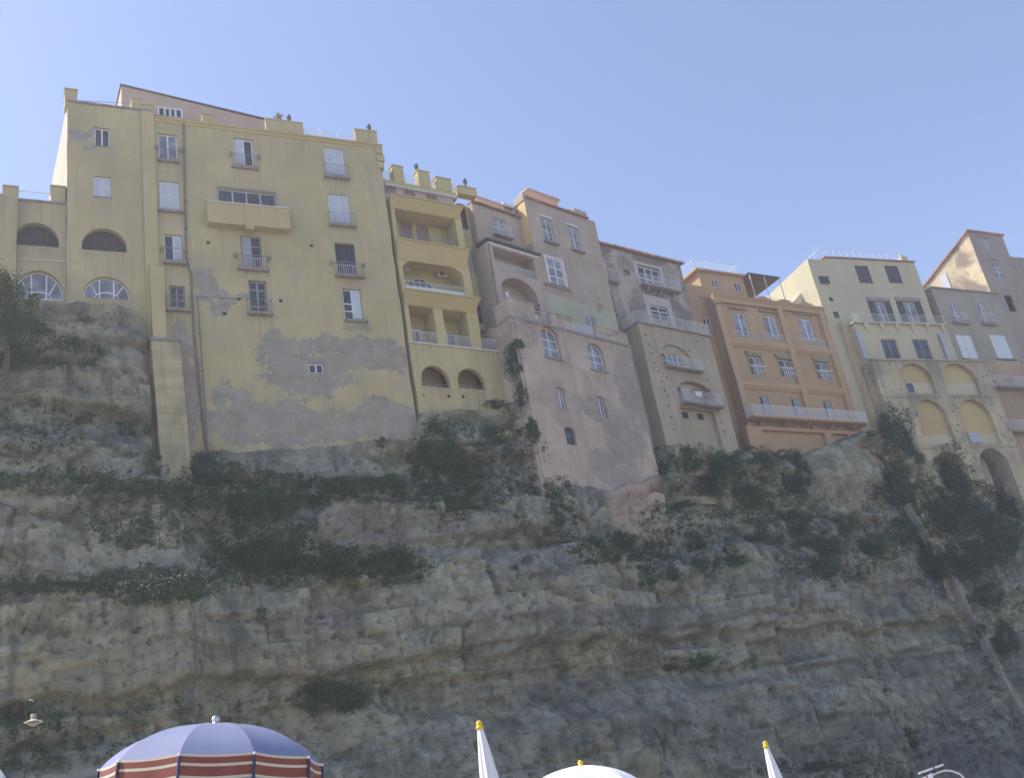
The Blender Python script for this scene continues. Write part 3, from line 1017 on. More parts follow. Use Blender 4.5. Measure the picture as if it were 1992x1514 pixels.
YELLOW = (0.465, 0.402, 0.212)
def house_yellow():
    b = B('yellow_palazzo', 'tall yellow palazzo with grey bared plaster and three columns of balcony windows', 'building', P_YEL, A_YEL, 27.0)
    # peeled areas, measured on the facade
    def e(px, py, wx, wz):
        x, z = b.q(px, py)
        return (x, z, wx, wz)
    peel = [e(545, 690, 1.6, 1.7), e(640, 690, 3.0, 1.5), e(730, 690, 3.2, 1.3), e(600, 735, 3.2, 0.9), e(440, 775, 1.1, 1.1), e(470, 820, 2.6, 1.6), e(560, 825, 2.2, 1.8),
            e(650, 828, 3.2, 1.2), e(750, 815, 2.6, 1.5), e(790, 830, 1.2, 1.2), e(400, 545, 0.9, 1.1), e(430, 580, 1.6, 0.55), e(480, 580, 1.2, 0.3), e(425, 600, 0.6, 0.5),
            e(346, 650, 0.55, 1.5), e(362, 740, 0.7, 3.4), e(360, 830, 0.6, 2.0), e(610, 765, 1.6, 0.35), e(148, 262, 0.5, 0.7), e(172, 258, 0.6, 0.4), e(175, 285, 0.5, 0.3), e(695, 634, 0.9, 0.25)]
    my = plaster('yellow_plaster', YELLOW, 0.17, (0.27, 0.23, 0.15), 0.48, blotch=(0.40, 0.355, 0.22), blotch_amt=.5, blotch_scale=.5, peel=peel, peel_col=(0.305, 0.287, 0.228), seed=1)
    my2 = plaster('yellow_plaster_side', (0.475, 0.405, 0.205), 0.10, (0.30, 0.25, 0.17), 0.30, seed=2)
    mo = plaster('ochre_balcony_plaster', (0.485, 0.40, 0.20), 0.12, (0.30, 0.22, 0.13), 0.25, seed=3)
    mp = plaster('pinkish_attic_plaster', (0.50, 0.38, 0.29), 0.08, (0.35, 0.25, 0.2), 0.15, seed=4)
    xl, _ = b.q(131, 300)
    xm, _ = b.q(302, 300)
    xr, ztop = b.q(735, 275)
    _, z_left = b.q(200, 206)
    _, z_mid = b.q(480, 252)
    holes, todo = [], []
    def H(r, d=0.28, rise=0.0, back=False):
        holes.append(hole(r, d, rise, back))
        return r
    # left bay
    rA = H(b.w(199, 284, 248, 31)); rB = H(b.w(199, 383, 343, 34))
    rC = b.w(203, 488, 444, 88); H(rC, 0.45, (rC[3] - rC[2]) * 0.80)
    rD = b.w(208, 581, 538, 90); H(rD, 0.35, (rD[3] - rD[2]) * 0.80)
    # first column
    c1 = [b.w(328, 313, 260, 38), b.w(331, 410, 353, 38), b.w(339, 512, 456, 36), b.w(346, 604, 556, 30)]
    c2 = [b.w(477, 326, 269, 38), b.w(492, 525, 459, 40), b.w(505, 611, 546, 36)]
    c3 = [b.w(655, 346, 288, 38), b.w(664, 439, 378, 40), b.w(677, 538, 473, 39), b.w(690, 624, 562, 36)]
    bay = b.w(481, 402, 371, 114)
    small = b.w(616, 726, 707, 30)
    attic = b.w(331, 230, 211, 48)
    for r in c1 + c2 + c3 + [small]:
        H(r)
    H(bay, 1.1, 0, True)
    x0, x1 = xl, xr
    zt = max(z_left, z_mid)
    def topf(x):
        return z_left if x < xm - 0.2 else z_mid
    m = wall(MB(), xl, xm, -1.0, z_left, 0.0, [h for h in holes if h['x1'] < xm], 0)
    wall(m, xm, xr, -1.0, z_mid, 0.0, [h for h in holes if h['x0'] > xm], 0)
    b.part('wall', m, my)
    # flank and back of the block: the left flank swings a little outward so that it shows
    s = MB()
    s.slab([(xl, 0.01), (xl - .75, 12), (xr + 0.0, 12), (xr, 0.01)], -1.0, [z_left - .02, z_left - .02, z_mid - .02, z_mid - .02])
    ms = plaster('pale_flank_plaster', (0.50, 0.42, 0.34), 0.12, (0.3, 0.25, 0.2), 0.3, seed=5)
    # open the front of the slab: keep only flanks, back and roof
    s.f = [f for i, f in enumerate(s.f) if i not in (5,)]
    b.part('flank_wall', s, ms, label='sunlit pale left flank of the palazzo')
    # flank steps and quoin strips seen from the side
    # cornice, string lines and roof edge
    coping(b, xl, xm, z_left, depth=0.5)
    cornice(b, xm, xr + 0.25, z_mid, mo, s=0.9)
    # pier on the left corner, posts along the roof
    def post(px, py_top, py_bot, wpx, y=0.0, dep=0.9, mat=my2, name='roof_post', zb_=None):
        xa, _ = b.q(px - wpx / 2, py_bot, y); xb, _ = b.q(px + wpx / 2, py_bot, y)
        _, zt_ = b.q(px, py_top, y)
        za = z_mid if px > 300 else z_left
        mm = MB().box(xa, xb, y, y + dep, za - 0.3, zt_).box(xa - .05, xb + .05, y - .05, y + dep + .05, zt_, zt_ + 0.1)
        return b.part(name, mm, mat)
    post(138, 174, 205, 24)
    post(265, 192, 212, 18)
    post(287, 204, 235, 24, dep=1.5)
    post(405, 223, 240, 22)
    post(555, 236, 262, 72, dep=0.35)
    post(708, 254, 276, 30, dep=0.35)
    post(728, 256, 278, 14, y=-0.05, dep=0.7)
    # rail of tubes on the left roof, glass balustrade on the right
    m = MB()
    pa, pb = b.q(150, 188), b.q(262, 194)
    m.tube([(pa[0], .4, pa[1]), (pb[0], .4, pb[1])], .025, 5)
    b.part('roof_rail', m, 'grey_iron')
    for (p, q) in ((592, 626), (628, 660), (662, 694)):
        xa, za = b.q(p, 258); xb, _ = b.q(q, 262)
        g = b.part('glass_balustrade', MB().box(xa, xb - .04, .30, .33, z_mid + .08, z_mid + 1.15), 'clear')
        b.part('balustrade_post', MB().box(xb - .03, xb, .28, .35, z_mid + .05, z_mid + 1.2), 'offwhite', g)
    # attic storey set back, its roof falling to the right
    Y = 2.6
    a0, a1 = b.q(236, 166, Y), b.q(236, 214, Y)
    c0, c1_ = b.q(526, 236, Y), b.q(526, 262, Y)
    mm = MB().slab([(a0[0], Y), (a0[0] - .3, Y + 7), (c0[0], Y + 7), (c0[0], Y)], z_left - 1.5, [a0[1], a0[1], c0[1], c0[1]])
    at = b.part('attic_wall', mm, mp, label='pinkish attic storey under a roof falling to the right')
    rf = MB().slab([(a0[0] - .1, Y - .15), (a0[0] - .4, Y + 7.2), (c0[0] + .3, Y + 7.2), (c0[0] + .3, Y - .15)], [a0[1] + .01, a0[1] + .01, c0[1] + .0, c0[1] + .0], [a0[1] + .08, a0[1] + .08, c0[1] + .07, c0[1] + .07])
    b.part('roof', rf, 'pipe', at)
    xa = b.w(331, 231, 210, 50, 1.2)
    bm = MB().box(xa[0] - .3, xa[1] + .3, 1.2, 3.0, z_mid - .4, xa[3] + .25)
    b.part('dormer', bm, mp)
    window(b, (xa[0], xa[1], xa[2] + .05, xa[3]), 1.12, 4, (), 'offwhite', 'glass', fw=0.14)
    # windows ---------------------------------------------------------
    y = 0.17
    window(b, rA, y, 2, (), 'white', 'glass', fw=0.09, sill=(0.05, .06, .06))
    closed_shutters(b, rB, y - .05, 'shutter_pale', sill=(0.05, .06, .06))
    window(b, rC, 0.38, 4, (0.35,), 'iron', 'painted_gloom', rise=(rC[3] - rC[2]) * 0.80, fw=0.04)  # dark panes paint the shade behind the upper lunette
    window(b, rD, 0.27, 3, (), 'white', 'glass_light', rise=(rD[3] - rD[2]) * 0.80, fw=0.08, fan=True)
    window(b, c1[0], y, 2, (), 'white', 'glass_light', fw=0.09)
    closed_shutters(b, c1[1], y - .08, 'shutter_pale')
    window(b, c1[2], y, 2, (), 'white', 'glass', leaf='shutter_pale', leaf_sides=(1,))
    window(b, c1[3], y, 2, (0.45,), 'grey_wood', 'glass', fw=0.09)
    window(b, c2[0], y, 2, (), 'white', 'glass', leaf='shutter_pale', leaf_sides=(0,), fw=0.12)
    window(b, c2[1], y, 2, (0.72,), 'grey_wood', 'glass', leaf='shutter_grey', leaf_sides=(0,), fw=0.08)
    window(b, c2[2], y, 2, (0.25, 0.74,), 'grey_wood', 'glass', fw=0.12)
    closed_shutters(b, c3[0], y - .08)
    closed_shutters(b, c3[1], y - .08)
    closed_shutters(b, c3[2], y + .05, 'shutter_dark')
    window(b, c3[3], y, 2, (0.32, 0.55), 'white', 'glass', leaf='shutter_pale', leaf_sides=(1,), fw=0.08)
    window(b, small, y - .05, 2, (), 'white', 'glass', fw=0.09)
    # balconies under them
    def bal(px0, px1, py, r, rail='iron', h=1.0, pr=0.4, **kw):
        xa, za = b.q(px0, py); xb, zb_ = b.q(px1, py)
        return balcony(b, xa, xb, r[2], pr, 0.16, h, 'grey_iron', **kw)
    bal(306, 350, 315, c1[0], h=0.9, pr=.28)
    bal(307, 357, 412, c1[1], h=0, pr=.28)
    bal(317, 362, 514, c1[2])
    bal(322, 370, 608, c1[3])
    bal(450, 503, 328, c2[0], pr=.3)
    bal(462, 523, 527, c2[1])
    bal(480, 530, 614, c2[2])
    bal(631, 680, 348, c3[0])
    bal(640, 693, 441, c3[1])
    bal(652, 708, 541, c3[2])
    bal(670, 715, 626, c3[3], h=0, pr=.3)
    for r, (pl, pr_) in ((c1[0], (302, 352)), (c2[0], (447, 502)), (c1[2], (316, 361)), (c2[1], (461, 524)), (c3[2], (650, 709))):
        xa, _ = b.q(pl, 300); xb, _ = b.q(pr_, 300)
        cx = (r[0] + r[1]) / 2
        hw = (xb - xa) / 2
        bracket_pair(b, cx - hw, cx + hw, r[2] + 0.8)
    # white bars in front of the open french window and the dark one
    for r, xo0, xo1 in ((c2[1], .5, 1.0), (c3[2], 0.0, 1.0)):
        xa, xb = r[0] + (r[1] - r[0]) * xo0, r[0] + (r[1] - r[0]) * xo1
        b.part('railing', rail_bars(MB(), [(xa + .02, .03), (xb - .02, .03)], r[2], 1.0, 0.16, 0.02), 'offwhite')
    # long ochre balcony with a strip of barred windows behind it
    xa, zb0 = b.q(405, 431, -.7); xb, _ = b.q(565, 442, -.7)
    _, zt0 = b.q(404, 391, -.7)
    pm = MB().box(xa, xb, -.7, -.55, zb0, zt0).box(xa, xa + .15, -.55, .02, zb0, zt0).box(xb - .15, xb, -.55, .02, zb0, zt0).box(xa + .15, xb - .15, -.55, .02, zb0, zb0 + .2)
    xm_ = (xa + xb) / 2
    pm.box(xm_ - .3, xm_ + .3, -.74, -.7, zb0 - .3, zt0).box(xm_ - .3, xm_ + .3, -.7, .01, zb0 - .3, zb0)
    bo = b.part('long_balcony', pm, mo, label='long ochre balcony parapet on the palazzo front')
    b.part('coping', MB().box(xa - .06, xb + .06, -.78, -.5, zt0, zt0 + .07), 'offwhite', bo)
    wz = window(b, (bay[0], bay[1], bay[2], bay[3]), 0.12, 4, (), 'offwhite', 'glass', fw=0.10)
    b.part('railing', rail_bars(MB(), [(bay[0], -.05), (bay[1], -.05)], bay[2], bay[3] - bay[2] + .1, 0.14, 0.014), 'grey_iron', wz)
    # strips of wall: pilaster at the left bay, moulding line above the arches
    xa, za = b.q(300, 236); xb, _ = b.q(306, 236)
    b.part('pilaster', MB().box(xm - .9, xm - .02, -.16, .02, 9, z_left - .05), my2)
    # buttress ----------------------------------------------------------
    t0, t1 = b.q(294, 662, -1.3), b.q(350, 668, -1.3)
    u0, u1 = b.q(320, 948, -1.9), b.q(378, 944, -1.9)
    mbut = plaster('stained_buttress_plaster', (0.475, 0.41, 0.235), 0.2, (0.20, 0.18, 0.11), 0.6, blotch=(0.27, 0.245, 0.15), blotch_amt=0.7, seed=6, bands=.5)
    zz0 = u0[1] - 2.0
    pb = MB()
    rows = 14
    for i in range(rows):   # bedded courses, each a hand's breadth off the next
        f0, f1 = i / rows, (i + 1) / rows
        def at_(f):
            return (t0[0] + (u0[0] - t0[0]) * f, t1[0] + (u1[0] - t1[0]) * f, -1.3 - .6 * f, t0[1] + (zz0 - t0[1]) * f)
        A_, B_ = at_(f0), at_(f1)
        jx = 0.005 * math.sin(i * 2.3)
        pb.hexa([(B_[0] + jx, 1, B_[3]), (B_[1] + jx, 1, B_[3]), (B_[1] + jx, B_[2] + jx, B_[3]), (B_[0] + jx, B_[2] + jx, B_[3]),
                 (A_[0] + jx, 1, A_[3] - .002), (A_[1] + jx, 1, A_[3] - .002), (A_[1] + jx, A_[2] + jx, A_[3] - .002), (A_[0] + jx, A_[2] + jx, A_[3] - .002)])
    bu = b.part('buttress', pb, mbut, label='stained pale yellow buttress reaching down the rock')
    b.part('weathering_slab', MB().hexa([(t0[0] - .08, .5, t0[1]), (t1[0] + .08, .5, t0[1]), (t1[0] + .08, -1.4, t0[1]), (t0[0] - .08, -1.4, t0[1]),
                                (t0[0] - .08, .5, t0[1] + 1.0), (t1[0] + .08, .5, t0[1] + 1.0), (t1[0] + .08, -.9, t0[1] + .45), (t0[0] - .08, -.9, t0[1] + .45)]), 'stone', bu)
    p0_, p1_ = b.q(290, 514), b.q(316, 514)
    b.part('pilaster', MB().hexa([(p0_[0], .02, t0[1] + .3), (p1_[0], .02, t0[1] + .3), (p1_[0], -.75, t0[1] + .3), (p0_[0], -.75, t0[1] + .3),
                                  (p0_[0], .02, p0_[1]), (p1_[0], .02, p0_[1]), (p1_[0], -.45, p0_[1] - .4), (p0_[0], -.45, p0_[1] - .4)]), my2)
    # pipes
    P = [b.q(x, y_) for x, y_ in ((357, 240), (362, 500), (372, 540), (376, 640), (388, 760), (398, 860), (404, 885))]
    pipe(b, P, 0.07)
    pipe(b, [b.q(x, y_) for x, y_ in ((383, 580), (398, 800), (402, 872))], 0.05, -0.25)
    m = MB()
    q0, q1 = b.q(375, 577), b.q(470, 582)
    m.tube([(q0[0], -.03, q0[1]), (q1[0], -.03, q1[1])], .02, 4)
    b.part('cable', m, 'pipe')
    for (px, py) in ((405, 472), (465, 582), (437, 610), (546, 585), (606, 478)):
        x, z = b.q(px, py)
        b.part('wall_vent', MB().lathe([(.14, -.02), (.14, .02), (.09, .03)], 10).mesh('wall_vent') and MB().box(x - .12, x + .12, -.03, .05, z - .1, z + .1), 'opening_shade')
    # stepped corner mouldings on the right end of the roof
    xq = xr
    for i, (dz_, w_) in enumerate(((-.2, .42), (-.9, .55), (-1.6, .35))):
        b.part('end_moulding', MB().box(xq - .3, xq + w_ * .6, -.12, 1.4, z_mid + dz_ - .55, z_mid + dz_), mo)
    add_stains(my, b.sills, (0.25, 0.215, 0.15))
    return b
HY = house_yellow()

# ------------------------------------------------------------------ house 2: the low arched wing on the far left
def house_wing():
    b = B('arched_wing', 'low yellow terrace wing with two storeys of lunette arches at left edge', 'building', on_plane(P_YEL, A_YEL, 0, -0.25), A_YEL, 36.0)
    my = plaster('wing_plaster', (0.46, 0.395, 0.215), 0.14, (0.24, 0.20, 0.15), 0.55, seed=11)
    xr, _ = b.q(131, 400)
    xr = HY.q(131, 300)[0] - 0.02
    xl, zt = b.q(-260, 340)
    _, zt = b.q(70, 393)
    rA = b.w(70, 478, 433, 90); rB = b.w(75, 582, 526, 95)
    ra, rb = (rA[3] - rA[2]) * .8, (rB[3] - rB[2]) * .8
    wl = rA[1] - rA[0]
    holes = [hole(rA, .5, ra), hole(rB, .4, rb)]
    extra = []
    for k in (1, 2):
        sh = -k * (wl + 2.0)
        rr = (rA[0] + sh, rA[1] + sh, rA[2], rA[3]); r2 = (rB[0] + sh, rB[1] + sh, rB[2], rB[3])
        holes += [hole(rr, .5, ra), hole(r2, .4, rb)]
        extra.append((rr, r2))
    b.part('wall', wall(MB(), xl, xr, 0, zt, 0, holes, 9), my)
    window(b, rA, .42, 4, (.35,), 'iron', 'painted_gloom', rise=ra, fw=.04)  # upper lunette: shade behind the grille painted as dark panes
    window(b, rB, .3, 3, (), 'white', 'glass_light', rise=rb, fw=.08, fan=True)
    for rr, r2 in extra:
        window(b, rr, .42, 4, (.35,), 'iron', 'glass', rise=ra, fw=.04)
        window(b, r2, .3, 3, (), 'white', 'glass_light', rise=rb, fw=.08, fan=True)
    coping(b, xl, xr, zt, depth=.6)
    for px in (20, 113):
        xa, _ = b.q(px - 14, 392); xb, _ = b.q(px + 14, 392); _, z2 = b.q(px, 364)
        b.part('parapet_post', MB().box(xa, xb, -.03, 1.0, zt + .14, z2).box(xa - .06, xb + .06, -.09, 1.06, z2, z2 + .12), my)
    # corner pier that comes forward at the very left
    xa, _ = b.q(34, 400); xb, _ = b.q(-60, 400)
    b.part('corner_pier', MB().box(xb, xa, -.5, -.02, 0, zt + .1), my)
    x1_, z1_ = b.q(34, 372); x2_, _ = b.q(100, 372)
    b.part('railing', rail_bars(MB(), [(x1_, .3), (x2_, .3)], zt + .14, .85, .13, .012), 'offwhite')
    # string course and downpipe
    xa, za = b.q(0, 508); xb, zb_ = b.q(150, 511)
    b.part('conduit', MB().tube([(xa - 6, -.06, za), (xr, -.06, zb_)], .04, 5), 'offwhite')
    pipe(b, [b.q(150, 400), b.q(152, 500)], .05)
    add_stains(my, b.sills[:2] + [(xl, xr, zt)], (0.22, 0.19, 0.14), 3.0, .75)
    return b
HW = house_wing()

# ------------------------------------------------------------------ house 3: yellow house of stacked loggias
def house_loggia():
    b = B('loggia_house', 'yellow house of three stacked loggias over a base with two arched openings', 'building', P_LOG, A_LOG, 27.0)
    my = plaster('loggia_plaster', (0.49, 0.42, 0.195), 0.12, (0.28, 0.23, 0.15), 0.35, seed=21)
    mo = plaster('loggia_fascia_plaster', (0.465, 0.38, 0.165), 0.10, (0.30, 0.23, 0.13), 0.2, seed=22)
    mw = plaster('attic_pink_wall', (0.47, 0.37, 0.31), 0.1, (0.3, 0.24, 0.2), 0.3, seed=23)
    base = plaster('loggia_base_plaster', (0.485, 0.415, 0.215), 0.14, (0.20, 0.17, 0.11), 0.65, seed=24)
    x0 = 0.12
    xr = b.q(893, 405)[0]
    # main wall, a bay behind the loggias
    YB = 1.7
    ztop = b.q(889, 372)[1]
    xe = b.q(962, 640, YB)[0]
    wn_ = [b.w(904, 446, 396, 17, YB), b.w(920, 531, 480, 17, YB), b.w(934, 629, 578, 17, YB), b.w(944, 672, 642, 20, YB)]
    hs = [hole(wn_[0], .25, .35), hole(wn_[1]), hole(wn_[2]), hole(wn_[3], .25, .4)]
    b.part('wall', wall(MB(), x0, xe, 0, ztop, YB, hs, 8), my)
    window(b, wn_[0], YB + .18, 1, (), 'iron', 'glass', rise=.35, fw=.05)
    closed_shutters(b, wn_[1], YB + .06, 'shutter_grey')
    window(b, wn_[2], YB + .12, 2, (.4, .7), 'grey_wood', 'glass')
    window(b, wn_[3], YB + .12, 2, (), 'grey_wood', 'glass', rise=.4)
    # attic strip with three shuttered windows, its coping and roof
    za0, za1 = b.q(760, 384)[1], b.q(745, 352)[1]
    Ya = .55
    aw = [b.w(759, 376, 357, 24, Ya), b.w(797, 381, 364, 22, Ya), b.w(840, 388, 373, 22, Ya)]
    b.part('attic_wall', wall(MB(), x0, xr - .1, za0 - .4, za1, Ya, [hole(r, .15) for r in aw], YB - Ya), mw)
    for r in aw:
        closed_shutters(b, r, Ya + .05, 'shutter_pink')
    b.part('attic_coping', MB().box(x0, xr + .1, Ya - .25, YB, za1 + .003, za1 + .1), 'offwhite')
    zp = b.q(745, 337)[1]
    b.part('parapet', MB().box(x0, xr + .4, Ya + .1, YB + 1, za1 + .103, zp), my)
    # crenel posts, glass between
    posts = [(772, 322, 20), (822, 332, 22), (861, 345, 28), (907, 362, 34)]
    prev = x0
    for px, py, wpx in posts:
        xa, zt_ = b.q(px - wpx / 2, py, .7); xb, _ = b.q(px + wpx / 2, py, .7)
        b.part('parapet_post', MB().box(xa, xb, .62, 1.3, zp + .002, zt_).box(xa - .05, xb + .05, .57, 1.35, zt_, zt_ + .08), my)
        if xa - prev > .3:
            b.part('glass_balustrade', MB().box(prev + .03, xa - .03, .9, .93, zp + .02, zp + 1.05), 'clear')
        prev = xb
    # loggia front with three openings
    o1 = (b.q(762, 407)[0] + .25, b.q(884, 423)[0], b.q(768, 468)[1], b.q(822, 415)[1])
    o2 = (o1[0], b.q(899, 532)[0], b.q(845, 570)[1] - .1, b.q(836, 507)[1])
    o3a = (b.q(797, 630)[0] + .1, b.q(848, 640)[0], b.q(840, 672)[1], b.q(822, 597)[1])
    o3b = (b.q(866, 640)[0], b.q(914, 640)[0] - .1, o3a[2], o3a[3])
    Zf = b.q(800, 667)[1]
    hs = [hole(o1, 1.55, 0, True), hole(o2, 1.55, (o2[3] - o2[2]) * .35, True), hole(o3a, 1.6, 0, True), hole(o3b, 1.6, 0, True)]
    b.part('loggia_front', wall(MB(), x0, xr, Zf, za0, 0, hs, YB), my)
    # fascias: deep sloped bands
    def fascia(z0_, z1_, x1_, pr, name='fascia'):
        m = MB().hexa([(x0, .02, z0_), (x1_ - .25, .02, z0_), (x1_ - .25, -.04, z0_), (x0, -.04, z0_), (x0, .02, z1_), (x1_ + .1, .02, z1_), (x1_ + .1, -pr, z1_), (x0, -pr, z1_)])
        m.box(x0, x1_ + .18, -pr - .08, .5, z1_, z1_ + .12)
        b.part(name, m, mo)
    fascia(o1[3] + .02, b.q(756, 384)[1], xr, .45)
    fascia(b.q(778, 505)[1], o1[2] - .14, b.q(907, 487)[0] - .1, .5)
    fascia(o3a[3] + .02, b.q(790, 571)[1], b.q(926, 580)[0] - .1, .55)
    # inside the loggias
    yb = 1.5
    for cx, cy, ty, wp in ((795, 471, 446, 22), (826, 476, 451, 22)):
        r = b.w(cx, cy, ty, wp, yb)
        closed_shutters(b, (r[0], r[1], r[2], r[3] + .9), yb - .04, 'shutter_pink')
    b.part('railing', rail_bars(MB(), [(o1[0], .12), (o1[1], .12)], o1[2], .95, .12, .012), 'grey_iron')
    r = b.w(819, 566, 544, 52, 1.4)
    window(b, (r[0], r[1], r[2] - .3, r[3] + .1), 1.4, 4, (), 'offwhite', 'glass', rise=.9, fw=.05)
    b.part('parapet', MB().box(o2[0], o2[1], .1, .22, o2[2], o2[2] + .55), 'offwhite')
    b.part('railing', rail_bars(MB(), [(o2[0], .16), (o2[1], .16)], o2[2] + .5, .5, .12, .012), 'offwhite')
    for px, py in ((786, 520), (862, 531)):
        x, z = b.q(px, py, 1.1)
        m = MB().box(x - .45, x + .45, 1.12, 1.5, z - .3, z + .3)
        ao = b.part('air_conditioner', m, 'ac')
        b.part('fan_grille', MB().prism([(x - .1 + .22 * math.cos(t * math.pi / 8), z + .22 * math.sin(t * math.pi / 8)) for t in range(16)], 1.10, 1.122), 'iron', ao)
    for o in (o3a, o3b):
        b.part('railing', rail_bars(MB(), [(o[0], -.02), (o[1], -.02)], o[2], 1.05, .12, .014), 'offwhite')
    window(b, (o3a[0] + .5, o3a[0] + 1.5, o3a[2], o3a[2] + 2.1), 1.52, 2, (.35,), 'white', 'glass')
    window(b, (o3b[0] + .9, o3b[0] + 1.7, o3b[2], o3b[2] + 2.2), 1.52, 1, (), 'offwhite', 'glass_light')
    xq, zq = b.q(972, 676)
    xq0 = b.q(934, 676)[0]
    b.part('terrace_railing', rail_bars(MB(), [(xq0, .05), (xq, .05), (xq, YB)], Zf, 1.05, .13, .018), 'offwhite')
    # base with two arches, leaning out to the right as it goes down
    xb0, xb1 = .12, b.q(978, 683)[0]
    xbl = b.q(1009, 806)[0]
    ar = [b.w(849, 753, 711, 55), b.w(919, 757, 717, 53)]
    hs = [hole(r, .4, (r[3] - r[2]) * .75, False) for r in ar]
    m = wall(MB(), xb0, xb1, 0, Zf - .003, 0, hs, 5)
    def lean(v):
        x, y, z = v
        if x > xb1 - 1.3:
            f = (Zf - z) / Zf
            return (x + (x - (xb1 - 1.3)) / 1.3 * (xbl - xb1) * f * 1.15, y, z)
        return v
    m.v = [lean(v) for v in m.v]
    b.part('base_wall', m, base)
    for r in ar:
        xa_, xb_, za_, zb2 = r[0] - .35, r[1] + .35, r[2] - .3, r[3] + .6
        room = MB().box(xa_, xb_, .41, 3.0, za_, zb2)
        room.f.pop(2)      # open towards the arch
        b.part('arch_room', room, 'painted_gloom')  # walls coloured dark so the room reads as shaded
    b.part('floor_band', MB().box(xb0, xb1 + .08, -.1, .6, Zf + .001, Zf + .09), 'offwhite')
    putlogs(b, [b.q(822, 770), b.q(873, 771), b.q(901, 772)], 0, .22)
    # inside the arches: a back railing
    for r in ar:
        b.part('railing', rail_bars(MB(), [(r[0], .3), (r[1], .3)], r[2], .35, .3, .02), 'grey_iron')
    pipe(b, [b.q(x, y, YB) for x, y in ((914, 400), (934, 520), (963, 655))], .08, YB - .1, 'pipe')
    add_stains(base, [(xb0, xb1 * .3, Zf), (xb1 * .6, xb1, Zf), (ar[0][0], ar[0][1], ar[0][2]), (ar[1][0], ar[1][1], ar[1][2])], (0.20, 0.17, 0.11), 4.0, .8)
    add_stains(my, b.sills, (0.25, 0.21, 0.13))
    return b
HL = house_loggia()
# ------------------------------------------------------------------ house 4: the pink house and its tower terrace
def bent_awning(b, name, plan, zs, th, mat, parent=None):
    return b.part(name, MB().slab(plan, zs, [z + th for z in zs]), mat, parent)

